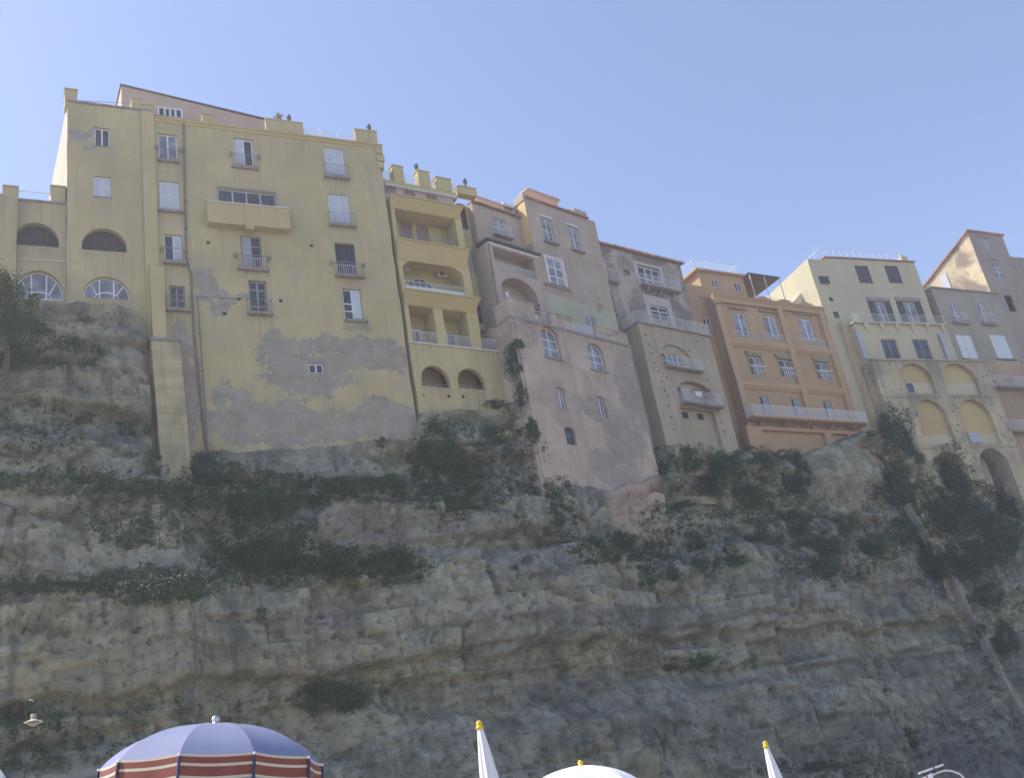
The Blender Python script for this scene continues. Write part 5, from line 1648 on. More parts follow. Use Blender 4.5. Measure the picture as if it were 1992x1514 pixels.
# ------------------------------------------------------------------ house 7: cream house on an arcaded bastion
def house_cream():
    b = B('cream_house', 'cream house with dark shutters over an arcaded stone bastion of yellow niches', 'building', P_CRM, A_CRM, 18.0)
    mc = plaster('cream_plaster', (0.475, 0.435, 0.29), 0.08, (0.36, 0.32, 0.22), 0.22, seed=61)
    my = plaster('niche_yellow_plaster', (0.47, 0.365, 0.165), 0.10, (0.36, 0.27, 0.13), 0.2, seed=62)
    ms = plaster('bastion_stone', (0.47, 0.405, 0.255), 0.20, (0.16, 0.145, 0.115), 0.65, blotch=(0.25, 0.23, 0.17), blotch_amt=.85, blotch_scale=.38, seed=63)
    md = plaster('arch_dark_earth', (0.29, 0.245, 0.165), 0.2, (0.15, 0.13, 0.1), 0.4, seed=64)
    x0, x1 = b.q(1588, 560)[0], b.q(1803, 580)[0]
    xk = b.q(1612, 530)[0]
    zt = b.q(1700, 506)[1]
    zl = b.q(1585, 542)[1]
    zter = b.q(1750, 629)[1]
    s1 = [b.w(1686, 551, 517, 26), b.w(1744, 551, 517, 26)]
    s2 = [b.w(1722, 626, 588, 34), b.w(1780, 627, 588, 38)]
    sm = [b.w(1606, 553, 537, 20), b.w(1618, 586, 578, 8), b.w(1629, 619, 606, 10)]
    hs = [hole(r) for r in s1 + s2 + sm]
    def topf(x):
        return zt if x > xk else zl + (zt - zl) * max(0, (x - x0) / (xk - x0))
    b.part('wall', wall(MB(), x0, x1, 10, zt, 0, hs, 10, step=.6, top=topf), mc)
    for r in s1:
        closed_shutters(b, r, .05, 'shutter_dark')
    for r in s2:
        w_ = r[1] - r[0]
        window(b, (r[0] + w_ * .2, r[1] - w_ * .2, r[2], r[3]), .14, 2, (), 'white', 'glass_light', fw=.07)
        so = b.part('open_shutter', shutter_leaf(r[0] - .35, r[0] + w_ * .2, r[2] + .03, r[3], -.06), 'shutter_dark')
        so = b.part('open_shutter', shutter_leaf(r[1] - w_ * .2, r[1] + .3, r[2] + .03, r[3], -.06), 'shutter_dark')
        b.part('hood', MB().prism([(r[0] - .25, r[3] + .05), (r[1] + .2, r[3] + .05), (r[1] + .3, r[3] + .5), (r[0] - .35, r[3] + .5)], -.2, .02), 'stone')
    for r in sm:
        closed_shutters(b, r, .08, 'shutter_dark')
    # eave of tiles, roof railing, chimney
    m = MB()
    n = 60
    for i in range(n):
        x = xk + (x1 + .1 - xk) * (i + .5) / n
        m.tube([(x, -.18, zt + .02), (x, .7, zt + .16)], .10, 5)
    b.part('eave_tiles', m, 'tile')['kind'] = 'stuff'
    b.part('roof_railing', rail_bars(MB(), [(xk + .1, 8), (xk + .1, .5), (x1 - 1.2, .5)], zt + .1, 1.3, .9, .02, .03), 'offwhite')
    b.part('chimney', MB().box(x1 - 1.1, x1 - .3, .4, 1.2, zt, zt + 1.0).lathe([(.12, 0), (.16, .4), (.05, .6)], 8, (x1 - .7, .8, zt + 1.0)), mc)
    # left sunlit lean-to walls climbing away behind
    pts = [b.q(1548, 578, 3.0), b.q(1608, 508, 3.0)]
    m = MB().slab([(x0 - 2.3, 2.5), (x0 - .02, 2.5), (x0 - .02, 9), (x0 - 2.3, 9)], 10, [zl - 2.2, zl - .3, zl - .3, zl - 2.2])
    b.part('lean_to', m, plaster('pale_lean_to_plaster', (0.66, 0.56, 0.42), .1, (.4, .3, .22), .3, seed=65))
    # terrace extension under the house
    Ye = -1.2
    ex0, ex1 = b.q(1667, 650, Ye)[0], b.q(1845, 650, Ye)[0]
    ze = b.q(1750, 632, Ye)[1]
    zf = b.q(1780, 702, Ye)[1]
    d1 = [b.w(1740, 699, 660, 30, Ye), b.w(1802, 699, 660, 30, Ye)]
    b.part('terrace_storey_wall', wall(MB(), ex0, ex1, zf - .5, ze, Ye, [hole(r) for r in d1], -Ye), mc)
    b.part('terrace_edge', MB().box(ex0 - .2, ex1 + .1, Ye - .25, .0, ze + .003, ze + .16), mc)
    for r in d1:
        window(b, r, Ye + .12, 2, (), 'shutter_grey', 'glass', fw=.05, pane='glass') if False else window(b, r, Ye + .12, 2, (), 'shutter_grey', 'glass', fw=.05)
    n = 6
    for i in range(n):
        x = ex0 + (ex1 - ex0) * (i + .7) / n
        b.part('bracket', MB().hexa([(x - .05, Ye + .02, ze - 1.0), (x + .05, Ye + .02, ze - 1.0), (x + .05, Ye - .03, ze - 1.0), (x - .05, Ye - .03, ze - 1.0),
              (x - .28, Ye + .02, ze - .004), (x + .28, Ye + .02, ze - .004), (x + .28, Ye - .24, ze - .004), (x - .28, Ye - .24, ze - .004)]), mc)
    for px in (1680, 1841):
        x, z = b.q(px, 690, Ye)
        b.part('side_screen', MB().box(x - .3, x + .3, Ye - .3, Ye - .22, zf, zf + 3.2), 'shutter_grey')
    b.part('terrace_railing', rail_bars(MB(), [(ex0, Ye - .2), (ex1, Ye - .2)], ze + .16, .95, .16, .011, .02), 'offwhite')
    # bastion, two tiers of niches and a tier of deep arches
    Yb = -2.2
    bx0, bx1 = b.q(1700, 720, Yb)[0], b.q(1905, 720, Yb)[0]
    zt2 = b.q(1780, 702, Yb)[1]
    n1 = [b.w(1793, 767, 707, 62, Yb), b.w(1878, 768, 707, 66, Yb)]
    n2 = [b.w(1832, 866, 777, 62, Yb), b.w(1918, 864, 777, 62, Yb)]
    n3 = [b.w(1905, 1040, 878, 58, Yb), b.w(1987, 1040, 874, 62, Yb)]
    n3 = [(b.q(1818, 900, Yb)[0], b.q(1877, 900, Yb)[0], n3[0][2], b.q(1840, 878, Yb)[1]), (b.q(1906, 900, Yb)[0], b.q(1962, 900, Yb)[0], n3[1][2], b.q(1925, 872, Yb)[1])]
    nx = bx1
    hs = []
    for r in n1:
        hs.append(hole(r, .45, min((r[1] - r[0]) * .42, (r[3] - r[2]) * .6), False))
    for r in n2:
        hs.append(hole(r, .45, (r[1] - r[0]) * .5, False))
    for r in n3:
        hs.append(hole(r, 2.8, (r[1] - r[0]) * .5, False))
    bx1 = n3[1][1] + 2.0
    b.part('bastion_wall', wall(MB(), bx0, bx1, -6, zt2 - .003, Yb, hs, 6), ms)
    for h in hs[:4]:
        zmid = h['z0'] + (h['z1'] - h['z0']) * (.42 if h in hs[:2] else .24)
        b.part('niche_back', MB().box(h['x0'] - .1, h['x1'] + .1, Yb + .45, Yb + .6, zmid, h['z1'] + .1), my)
        b.part('niche_parapet', MB().box(h['x0'] - .1, h['x1'] + .1, Yb + .40, Yb + .56, h['z0'] - .1, zmid - .003), mc)
    for h in hs[4:]:
        b.part('niche_back', MB().box(h['x0'] - .1, h['x1'] + .1, Yb + 2.8, Yb + 3.0, h['z0'] - .1, h['z1'] + .1), md)
    for zz in (n1[0][2] - .25, n2[0][2] - .25):
        b.part('string_course', MB().box(bx0 - .03, bx1 + .03, Yb - .08, Yb + .02, zz - .12, zz), ms)
    b.part('string_course', MB().box(bx0 - .06, bx1 + .06, Yb - .14, Yb + .3, zt2, zt2 + .14), ms)
    # small shuttered windows in the niches
    r = b.w(1774, 766, 745, 15, Yb + .4)
    window(b, (r[0], r[1], r[2], r[3]), Yb + .33, 1, (), 'shutter_grey', 'glass')
    r = b.w(1782, 811, 800, 9, Yb + .4)
    window(b, r, Yb + .38, 2, (), 'grey_wood', 'glass', fw=.04)
    r = b.w(1900, 862, 842, 22, Yb + .3)
    b.part('panel_screen', MB().box(r[0], r[1], Yb + .28, Yb + .33, r[2], r[3]), 'shutter_grey')
    rr = random.Random(5)
    pts = []
    for _ in range(90):
        x = bx0 + .4 + rr.random() * (bx1 - bx0 - .6); z = 8 + rr.random() * (zt2 - 9)
        if not any(h['x0'] - .25 < x < h['x1'] + .25 and h['z0'] - .3 < z < h['z1'] + .3 for h in hs):
            pts.append((x, z))
    putlogs(b, pts, Yb, .17)
    # the shaft wall left of the bastion, facing the gully
    b.part('shaft_wall', wall(MB(), ex0 - .9, ex0 + .2, 6, zter - .3, -.5, [], 3), plaster('shaft_plaster', (0.52, 0.42, 0.25), .15, (.25, .2, .14), .5, seed=66))
    add_stains(mc, b.sills, (0.30, 0.27, 0.19), 1.8, .5)
    add_stains(ms, [(bx0, bx1, zt2)] + [(h['x0'], h['x1'], h['z0']) for h in hs[:4]], (0.15, 0.13, 0.10), 3.0, .8)
    return b
HC = house_cream()

# ------------------------------------------------------------------ house 8: grey stone houses at the right edge
def house_stone():
    b = B('grey_green_house', 'low grey green house with two white shuttered windows at right edge', 'building', P_STO, A_STO, 20.0)
    mg = plaster('grey_green_render', (0.30, 0.285, 0.21), 0.16, (0.15, 0.14, 0.11), 0.5, blotch=(0.36, 0.34, 0.27), blotch_amt=.4, seed=71)
    mo = plaster('rust_orange_plaster', (0.37, 0.275, 0.175), 0.16, (0.2, 0.15, 0.1), 0.5, seed=72)
    x0, x1 = b.q(1818, 580)[0], b.q(1930, 580)[0]
    zt = b.q(1870, 566)[1]
    u = [b.w(1866, 626, 590, 14), b.w(1921, 628, 590, 14)]
    l = [b.w(1890, 699, 652, 30), b.w(1957, 699, 652, 30)]
    hs = [hole(r) for r in u + l]
    b.part('wall', wall(MB(), x0, x1 + 1.2, 12, zt, 0, hs, 3), mg)
    b.part('coping', MB().box(x0 - .1, x1 + 1.3, -.18, 1.0, zt + .002, zt + .14), 'stone')
    for r in u:
        window(b, r, .1, 2, (.35,), 'offwhite', 'glass_light', fw=.09)
        balcony(b, r[0] - .5, r[1] + .6, r[2], .45, .4, 1.0, 'offwhite', 'stone', .14, .012)
    for r in l:
        closed_shutters(b, r, .02, 'shutter_pale', sill=(.3, .2, .12))
    # lower rusty block carrying two balconies
    Yo = -1.0
    ox0, ox1 = b.q(1900, 760, Yo)[0], b.q(2090, 760, Yo)[0]
    zo = b.q(1950, 765, Yo)[1]
    b.part('lower_wall', wall(MB(), ox0, ox1, -4, l[0][2] - .6, Yo, [], 4), mo)
    zr = b.q(1950, 756, Yo)[1]
    balcony(b, b.q(1912, 756, Yo)[0], ox1, zr, 1.0, .25, 1.05, 'offwhite', 'stone', .16, .02, Yo)
    zr2 = b.q(1975, 842, Yo)[1]
    balcony(b, b.q(1946, 842, Yo)[0], ox1, zr2, 1.0, .25, 1.05, 'offwhite', 'stone', .16, .02, Yo)
    return b
HS = house_stone()

def house_gable():
    b = B('gabled_tower_house', 'tall grey house at right edge with a sunlit patch on its left flank', 'building', on_plane(P_STO, A_STO, 0, -3.0), A_STO, 20.0)
    mg = plaster('grey_tower_render', (0.32, 0.27, 0.22), 0.18, (0.16, 0.13, 0.11), 0.45, blotch=(0.24, 0.21, 0.18), blotch_amt=.5, seed=81)
    mfl = plaster('shade_blotched_flank_render', (0.52, 0.42, 0.27), 0.2, (0.24, 0.18, 0.13), 0.45, blotch=(0.20, 0.155, 0.115), blotch_amt=.95, blotch_scale=.25, seed=82)  # blotches paint brown plaster patches and the partial shadow across the flank
    x0, x1 = b.q(1893, 480)[0], b.q(1957, 480)[0]
    zt = b.q(1915, 455)[1]
    ws = [b.w(1924, 487, 464, 13), b.w(1947, 540, 508, 16), b.w(1972, 606, 575, 14)]
    hs = [hole(r) for r in ws]
    zlow = b.q(1980, 500)[1]
    b.part('wall', wall(MB(), x0, x1, 0, zt, 0, [h for h in hs if h['x1'] < x1], 0.3), mg)
    b.part('annex_wall', wall(MB(), x1 + .01, x1 + 14, 0, zlow, 0.03, [h for h in hs if h['x0'] > x1], 6), mg)
    D = 16
    # flank recedes with a roof falling away to the back
    m = MB()
    zb_ = b.q(1800, 530, D)[1]
    m.slab([(x0, .02), (x1, .02), (x1, D), (x0 - 1.5, D)], 0, [zt - .01, zt - .01, zt - 5.0, zt - 6.5])
    m.f.pop(2)
    b.part('flank_wall', m, mfl, label='patchy flank, brown plaster and painted shade')
    b.part('roof', MB().slab([(x0 - .3, -.25), (x1 + .2, -.25), (x1 + .2, D), (x0 - 1.8, D)], [zt + .002, zt + .002, zt - 4.98, zt - 6.48], [zt + .2, zt + .2, zt - 4.7, zt - 6.2]), 'tile')
    closed_shutters(b, ws[0], .06, 'shutter_grey')
    window(b, ws[1], .1, 2, (.35, .65), 'offwhite', 'glass_light', fw=.07)
    if ws[2][0] > x1:
        window(b, ws[2], .12, 2, (), 'grey_wood', 'glass')
    for r in ws[:2]:
        b.part('hood', MB().box(r[0] - .2, r[1] + .2, -.1, .02, r[3] + .1, r[3] + .28), 'stone')
    for yy, dz in ((4.5, -3.2), (8.5, -6.5)):
        b.part('flank_shutter', MB().box(x0 - .12 - yy / D * 1.5, x0 - .02 - yy / D * 1.5, yy, yy + 1.1, zt + dz - 2.2, zt + dz), 'shutter_grey')
    return b
HT = house_gable()
# ------------------------------------------------------------------ plants
LEAF = leafmat('shrub_leaves', (0.042, 0.094, 0.034))
LEAF_D = leafmat('dark_ivy_leaves', (0.028, 0.068, 0.030))
LEAF_T = leafmat('tree_leaves', (0.060, 0.100, 0.026))
DRY = leafmat('dry_weeds', (0.16, 0.14, 0.085))
BARK = simple('shrub_bark', (0.13, 0.10, 0.075), .9, .25, 6.0, 0, .5)

def leaf_quad(vs, fs, p, d, up, L, W):
    """one folded leaf: two triangles each side of a rib"""
    d = d.normalized()
    s = d.cross(up)
    if s.length < 1e-3:
        s = d.orthogonal()
    s.normalize()
    nn = s.cross(d)
    o = len(vs)
    vs += [tuple(p), tuple(p + d * L * .5 + s * W + nn * W * .35), tuple(p + d * L), tuple(p + d * L * .5 - s * W + nn * W * .35)]
    fs += [(o, o + 1, o + 2), (o, o + 2, o + 3)]

def foliage_mesh(name, n_clump, n_leaf, leaf, seed, droop=0.0, flat=1.0):
    """unit-size crown: leafy clumps spread unevenly through a lumpy volume, gaps between"""
    r = random.Random(seed)
    vs, fs = [], []
    for c in range(n_clump):
        a = r.random() * 2 * math.pi
        zc = r.uniform(-.75, 1)
        rad = math.sqrt(max(.05, 1 - zc * zc)) * r.uniform(.45, 1.0) * (1 + .25 * math.sin(3 * a + seed))
        cc = Vector((rad * math.cos(a), rad * math.sin(a) * flat, zc * r.uniform(.6, 1.0)))
        cr = r.uniform(.16, .34)
        for i in range(n_leaf):
            v = Vector((r.gauss(0, 1), r.gauss(0, 1), r.gauss(0, 1)))
            v = v.normalized() * cr * r.uniform(.3, 1.0)
            v.z *= .75
            d = (v.normalized() + Vector((r.gauss(0, .5), r.gauss(0, .5), r.gauss(0, .5) - droop)))
            L = leaf * r.uniform(.6, 1.35)
            leaf_quad(vs, fs, cc + v, d, Vector((0, 0, 1)), L, L * r.uniform(.22, .38))
    me = bpy.data.meshes.new(name)
    me.from_pydata(vs, [], fs)
    me.update()
    return me

def stem_mesh(name, seed, n=5):
    r = random.Random(seed)
    m = MB()
    for i in range(n):
        a = r.random() * 6.28
        e = Vector((.6 * math.cos(a), .4 * math.sin(a), r.uniform(.1, .7)))
        m.tube([(0, .15, -.7), tuple(e * .45 + Vector((0, .05, -.25))), tuple(e)], .05, 5, .012)
    return m.mesh(name)

FOL_S = [foliage_mesh('foliage_small_%d' % i, 26, 22, .20, 100 + i) for i in range(4)]
FOL_M = [foliage_mesh('foliage_medium_%d' % i, 60, 30, .13, 200 + i) for i in range(4)]
FOL_L = [foliage_mesh('foliage_large_%d' % i, 130, 46, .075, 300 + i) for i in range(4)]
FOL_H = [foliage_mesh('foliage_hanging_%d' % i, 110, 40, .085, 400 + i, droop=1.4) for i in range(3)]
STEMS = [stem_mesh('stems_%d' % i, 500 + i) for i in range(3)]
for _l in (FOL_S, FOL_M, FOL_L, FOL_H):
    for _k, _me in enumerate(_l):
        _me.materials.append(LEAF_D if (_l is FOL_H or _k == 3) else LEAF)
for _me in STEMS:
    _me.materials.append(BARK)

SH = [
 # photo x, y, width, height, label
 (237, 837, 44, 38, 'dark shrub under the overhang left of the pale buttress'),
 (168, 814, 52, 24, 'low weeds under the dark overhang at left of the cliff'),
 (299, 905, 46, 66, 'dark shrub hugging the left foot of the pale buttress'),
 (398, 918, 84, 100, 'big dark shrub at the right foot of the pale buttress'),
 (456, 914, 38, 30, 'small round shrub right of the one at the buttress foot'),
 (213, 943, 44, 32, 'shrub in a hollow below and left of the buttress'),
 (150, 940, 56, 24, 'low shrub on a left rock shelf near the buttress'),
 (271, 955, 46, 42, 'shrub just below the left foot of the buttress'),
 (172, 624, 26, 14, 'tiny tuft in the rock below the left lunette arches'),
 (310, 1148, 70, 56, 'leafy bush with pale flowers on the lower left ledge'),
 (366, 1152, 66, 52, 'leafy bush beside the flowering one on the lower left ledge'),
 (274, 1055, 84, 40, 'flat dark bush above the flowering bush at lower left'),
 (88, 1142, 190, 14, 'thin strip of weeds along the far left ledge'),
 (500, 1092, 120, 62, 'broad green bush on the ledge below the yellow palazzo, left end'),
 (590, 1108, 110, 56, 'green bush at the middle of the ledge below the palazzo'),
 (655, 1120, 90, 50, 'green bush hanging over the ledge lip below the palazzo'),
 (746, 1100, 110, 58, 'dark bush at the right end of the ledge below the palazzo'),
 (470, 985, 120, 60, 'dark shrub on the slope right of the buttress, lower one'),
 (540, 965, 80, 44, 'dark shrub on the slope under the bared palazzo plaster'),
 (665, 950, 84, 44, 'green bush on the shelf under the palazzo, middle'),
 (753, 944, 84, 36, 'green bush on the shelf under the palazzo, right of middle'),
 (510, 1195, 30, 32, 'lone small bush on the bare rock below the broad ledge'),
 (640, 1360, 140, 60, 'large dark bush low on the cliff above the blue parasol, to its right'),
 (270, 1227, 34, 14, 'small tuft on bare rock at lower left'),
 (95, 1402, 14, 44, 'thin upright weed beside the lamp'),
 (850, 868, 96, 110, 'tall tangled shrub in the corner right of the palazzo'),
 (960, 856, 58, 48, 'bright round bush below the two arched openings'),
 (807, 890, 42, 42, 'bush at the lower right corner of the palazzo'),
 (880, 930, 110, 74, 'dark thicket below the corner right of the palazzo'),
 (878, 985, 96, 30, 'low dark bush at the foot of the corner thicket'),
 (957, 790, 60, 22, 'weeds along the foot of the loggia house base'),
 (1032, 960, 32, 28, 'small bush left of the pink tower foot'),
 (1067, 960, 40, 44, 'bush in the cleft beside the pink tower foot'),
 (1085, 1010, 26, 46, 'narrow weeds in the cleft below the pink tower'),
 (1003, 1008, 18, 16, 'tiny tuft on the pale rock left of the cleft'),
 (1117, 1012, 20, 22, 'small dark tuft under the pink tower foot'),
 (1060, 1040, 28, 18, 'tuft on the bedding step left below the pink tower'),
 (1149, 1058, 44, 24, 'left one of the bushes in a row under the pink wash'),
 (1203, 1056, 42, 42, 'round bush in the row under the pink wash'),
 (1256, 1065, 20, 20, 'small bush at the tip of the pink wash'),
 (1181, 1086, 56, 44, 'slanting bush below the row under the pink wash'),
 (1146, 1098, 42, 16, 'flat tuft lower left of the slanting bush'),
 (1256, 1128, 46, 48, 'dark round bush lowest under the pink wash'),
 (1292, 1088, 28, 50, 'narrow upright bush right of the pink wash'),
 (1345, 1054, 48, 42, 'round bush on the ledge below the stone bastion'),
 (1356, 1102, 44, 36, 'bush on bare rock below the round ledge bush'),
 (1306, 1120, 34, 34, 'bush between the dark round one and the bare rock bush'),
 (1320, 985, 84, 16, 'long low weeds right of the pink tower foot'),
 (1024, 1094, 22, 18, 'tuft at the lip of the bedding step in the middle'),
 (1003, 1108, 12, 16, 'tiny tuft hanging under the middle bedding step'),
 (1428, 1095, 50, 28, 'bush on the pale block below the orange house'),
 (1463, 1046, 64, 18, 'low bush along the ledge below the orange house'),
 (1330, 895, 60, 60, 'dark bush right of the pink tower, under the bastion'),
 (1410, 915, 70, 54, 'green bush under the stone bastion, right part'),
 (1476, 900, 60, 44, 'dark bush at the gap between bastion and orange house'),
 (1370, 950, 80, 50, 'dark bush on the slope below the stone bastion'),
 (1450, 975, 90, 50, 'dark bush on the slope left of the pale rock knob'),
 (1555, 918, 36, 84, 'dark bush hanging down left of the pale rock under the orange house'),
 (1529, 948, 34, 50, 'hanging bush just left of the long hanging one'),
 (1520, 890, 50, 24, 'low bush at the foot of the orange house'),
 (1537, 1025, 90, 50, 'dark bush at the left end of the gully thicket'),
 (1643, 1026, 62, 44, 'dark round bush under the pale rock knob'),
 (1590, 1075, 80, 56, 'dark bush below the pale knob, left'),
 (1594, 1112, 70, 44, 'bush hanging down over the right hand rock face'),
 (1748, 1040, 80, 60, 'dark bush right of the pale knob, in the gully'),
 (1700, 1062, 70, 40, 'dark bush low in the gully left of the drain channel'),
 (1765, 945, 84, 90, 'tall dark bush at the head of the drain channel'),
 (1752, 860, 40, 90, 'ivy column in the gully beside the arcaded bastion'),
 (1726, 828, 30, 50, 'ivy at the top of the gully beside the orange house'),
 (1783, 893, 26, 36, 'small bush beside the foot of the arcaded bastion'),
 (1690, 846, 30, 16, 'tuft on top of the pale knob under the orange house'),
 (1700, 962, 44, 28, 'small dark bush at the right edge of the pale knob'),
 (1856, 1098, 26, 34, 'bush leaning over the drain channel, upper one'),
 (1905, 1228, 24, 40, 'weed growing over the left rim of the drain channel'),
 (1942, 1262, 26, 40, 'bush leaning over the right rim of the drain channel'),
 (1665, 1117, 20, 36, 'narrow weed on the right hand rock face'),
 (1860, 935, 56, 110, 'ivy filling the left deep arch of the bastion'),
 (1870, 1010, 90, 80, 'big dark ivy mass below the left deep arch'),
 (1930, 1040, 100, 90, 'big dark ivy mass below the right deep arch'),
 (1830, 1010, 60, 70, 'dark ivy just right of the drain channel top'),
 (1890, 1090, 110, 60, 'dark ivy fringe at the bottom of the big mass'),
 (1835, 1105, 50, 60, 'dark bush right beside the upper drain channel'),
 (1965, 1000, 50, 60, 'ivy under the right deep arch at the picture edge'),
 (1800, 1110, 60, 50, 'dark bush left beside the upper drain channel'),
 (1928, 1160, 60, 50, 'bush on the slope right of the drain channel'),
 (1960, 1250, 50, 70, 'bush low on the slope right of the drain channel'),
 (1765, 1437, 48, 46, 'round bush low at right above the white tube frame'),
 (1720, 1350, 24, 18, 'small tuft on the smooth rock at lower right'),
 (1350, 1290, 100, 22, 'slanting strip of weeds on the lower middle rock'),
 (1290, 1300, 44, 18, 'small weeds left end of the slanting strip'),
 (1581, 1496, 84, 24, 'low bush at the cliff foot right of the slim white parasol'),
 (1005, 672, 30, 24, 'ivy tip at the corner of the loggia house'),
 (1003, 712, 36, 84, 'ivy hanging between the loggia house and the pink tower'),
 (1016, 770, 26, 60, 'dark weeds in the slot left of the pink tower'),
 (1035, 840, 26, 60, 'dark weeds lower in the slot left of the pink tower'),
 (742, 862, 26, 24, 'little tuft at the foot of the palazzo wall'),
 (14, 940, 60, 44, 'small dark bush added over a sunlit rock spot at the far left edge'),  # added to hide a sunlit sliver of rock
 (20, 690, 90, 60, 'dark shrub below the tree at the left edge'),
 (60, 640, 60, 36, 'shrub right below the tree at the left edge'),
 (30, 1390, 60, 50, 'dark weeds left of the lamp'),
]
HANG = ('hanging', 'ivy', 'slot')
# rock and the houses' outer walls together, so that plants also take hold on walls
bpy.context.view_layer.update()
def solid_bvh():
    V, F = [_vv.reshape(-1, 3)], _ff.reshape(-1, 4).tolist()
    n = len(V[0])
    for o in list(bpy.data.objects):
        if o.type == 'MESH' and o.parent is not None and 'wall' in o.name and len(o.data.vertices):
            a = np.empty(len(o.data.vertices) * 3)
            o.data.vertices.foreach_get('co', a)
            m = np.array(o.matrix_world)
            V.append(a.reshape(-1, 3) @ m[:3, :3].T + m[:3, 3])
            F += [[i + n for i in p.vertices] for p in o.data.polygons]
            n += len(V[-1])
    return BVHTree.FromPolygons(np.concatenate(V).tolist(), F)
CLIFF_BVH = solid_bvh()
def face_cam_rot(p):
    return -math.atan2(p[0], p[1])
def plants():
    seen = {}
    for i, (px, py, w, h, lab) in enumerate(SH):
        p, n = cliff_at(px, py)
        if p is None:
            continue
        dist = (p - Vector(CAM)).dot(_fw)
        ww, hh = w / FPX * dist * .5, h / FPX * dist * .5
        big = max(ww, hh)
        hang = any(k in lab for k in HANG)
        lst = FOL_H if hang else (FOL_L if big > 1.3 else FOL_M if big > .55 else FOL_S)
        me = lst[i % len(lst)]
        nm = 'ivy' if 'ivy' in lab else ('weed_tuft' if ('tuft' in lab or 'weed' in lab) else 'shrub')
        yy = min(max(min(ww, hh), .25) * .9, 1.4)
        c = p + n * yy * .25
        root = empty(nm, tuple(p), face_cam_rot(p))
        tag(root, lab, {'ivy': 'ivy', 'weed_tuft': 'weed', 'shrub': 'shrub'}[nm], 'plants growing on the cliff')
        off = Matrix.Rotation(-face_cam_rot(p), 3, 'Z') @ (c - p)
        f = make('foliage', me, None, root)
        f.location = off
        f.scale = (ww * 1.08, yy, hh * 1.12)
        if 'pale flowers' in lab:
            fv, ff = [], []
            rf = random.Random(8)
            for q_ in range(60):
                v = Vector((rf.gauss(0, .5), -abs(rf.gauss(.5, .3)), rf.gauss(.1, .4)))
                for a_ in range(4):
                    leaf_quad(fv, ff, v, Vector((math.cos(a_ * 1.57), -.4, math.sin(a_ * 1.57))), Vector((0, -1, 0)), .035, .014)
            fl = make('flowers', MB().add(fv, ff), simple('pale_flower_petals', (.6, .6, .5), .7, .1), root)
            fl.location = off
            fl.scale = (ww * 1.1, yy * 1.1, hh * 1.15)
        if big > .5:
            s = make('stems', STEMS[i % 3], None, root)
            s.location = off
            s.scale = (ww, yy, hh)
plants()

# ---- uncountable weeds and grass clinging to ledges
GREEN = [ # photo ellipse x, y, rx, ry, tufts
 (480, 960, 200, 40, 900), (560, 1100, 170, 45, 700), (720, 1105, 110, 40, 400), (870, 900, 80, 90, 600), (300, 1140, 120, 40, 350), (690, 955, 160, 22, 350),
 (330, 1010, 60, 60, 200), (500, 1040, 110, 50, 500), (880, 975, 100, 40, 250), (1090, 1000, 30, 70, 150), (1200, 1070, 90, 28, 250), (1330, 1080, 120, 50, 350), (1360, 920, 80, 50, 420),
 (1470, 930, 60, 60, 450), (1540, 1010, 80, 60, 550), (1620, 1090, 110, 50, 550), (1740, 1010, 80, 80, 700), (1745, 860, 35, 80, 350), (1885, 1030, 110, 95, 2600), (1850, 930, 40, 70, 300),
 (1840, 1120, 60, 40, 300), (1940, 1200, 60, 110, 350), (100, 690, 110, 30, 250), (60, 840, 110, 60, 220), (150, 940, 140, 25, 220), (100, 1145, 120, 12, 150), (220, 1000, 50, 60, 120), (640, 1362, 80, 32, 250),
 (60, 1450, 100, 60, 200), (250, 1420, 250, 60, 160), (1350, 1292, 70, 20, 100), (1000, 880, 60, 80, 160), (960, 930, 60, 60, 120), (1300, 1010, 60, 40, 120), (1420, 1010, 90, 30, 160), (1650, 1500, 200, 18, 220), (1900, 1400, 80, 100, 160)]
def ground_cover():
    r = random.Random(12)
    vs, fs = [], []
    dv, df = [], []
    for (cx, cy, rx, ry, n) in GREEN:
        for i in range(n):
            a, q = r.random() * 6.283, math.sqrt(r.random())
            p, nn = cliff_at(cx + rx * q * math.cos(a) + r.gauss(0, rx * .05), cy + ry * q * math.sin(a) + r.gauss(0, ry * .05))
            if p is None:
                continue
            # weeds take hold where the rock is not an overhang
            if nn.z < -.25 and r.random() < .7:
                continue
            sz = r.uniform(.5, 1.3) * (.8 if r.random() < .7 else 1.3)
            V, F = (dv, df) if r.random() < .05 else (vs, fs)
            for j in range(18):
                d = Vector((r.gauss(0, .8), r.gauss(0, .8), r.uniform(-.2, 1.0))) + nn * .5
                leaf_quad(V, F, p + Vector((r.gauss(0, .14), r.gauss(0, .14), r.gauss(0, .11))) * sz, d, Vector((0, 0, 1)), .15 * sz * r.uniform(.6, 1.4), .05 * sz)
    o = make('cliff_weeds', MB().add(vs, fs), LEAF)
    tag(o, 'green weeds and grass clinging to the ledges of the cliff', 'weeds', None, 'stuff')
    o = make('dry_cliff_weeds', MB().add(dv, df), DRY)
    tag(o, 'dry straw coloured weeds scattered over the cliff ledges', 'weeds', None, 'stuff')
ground_cover()

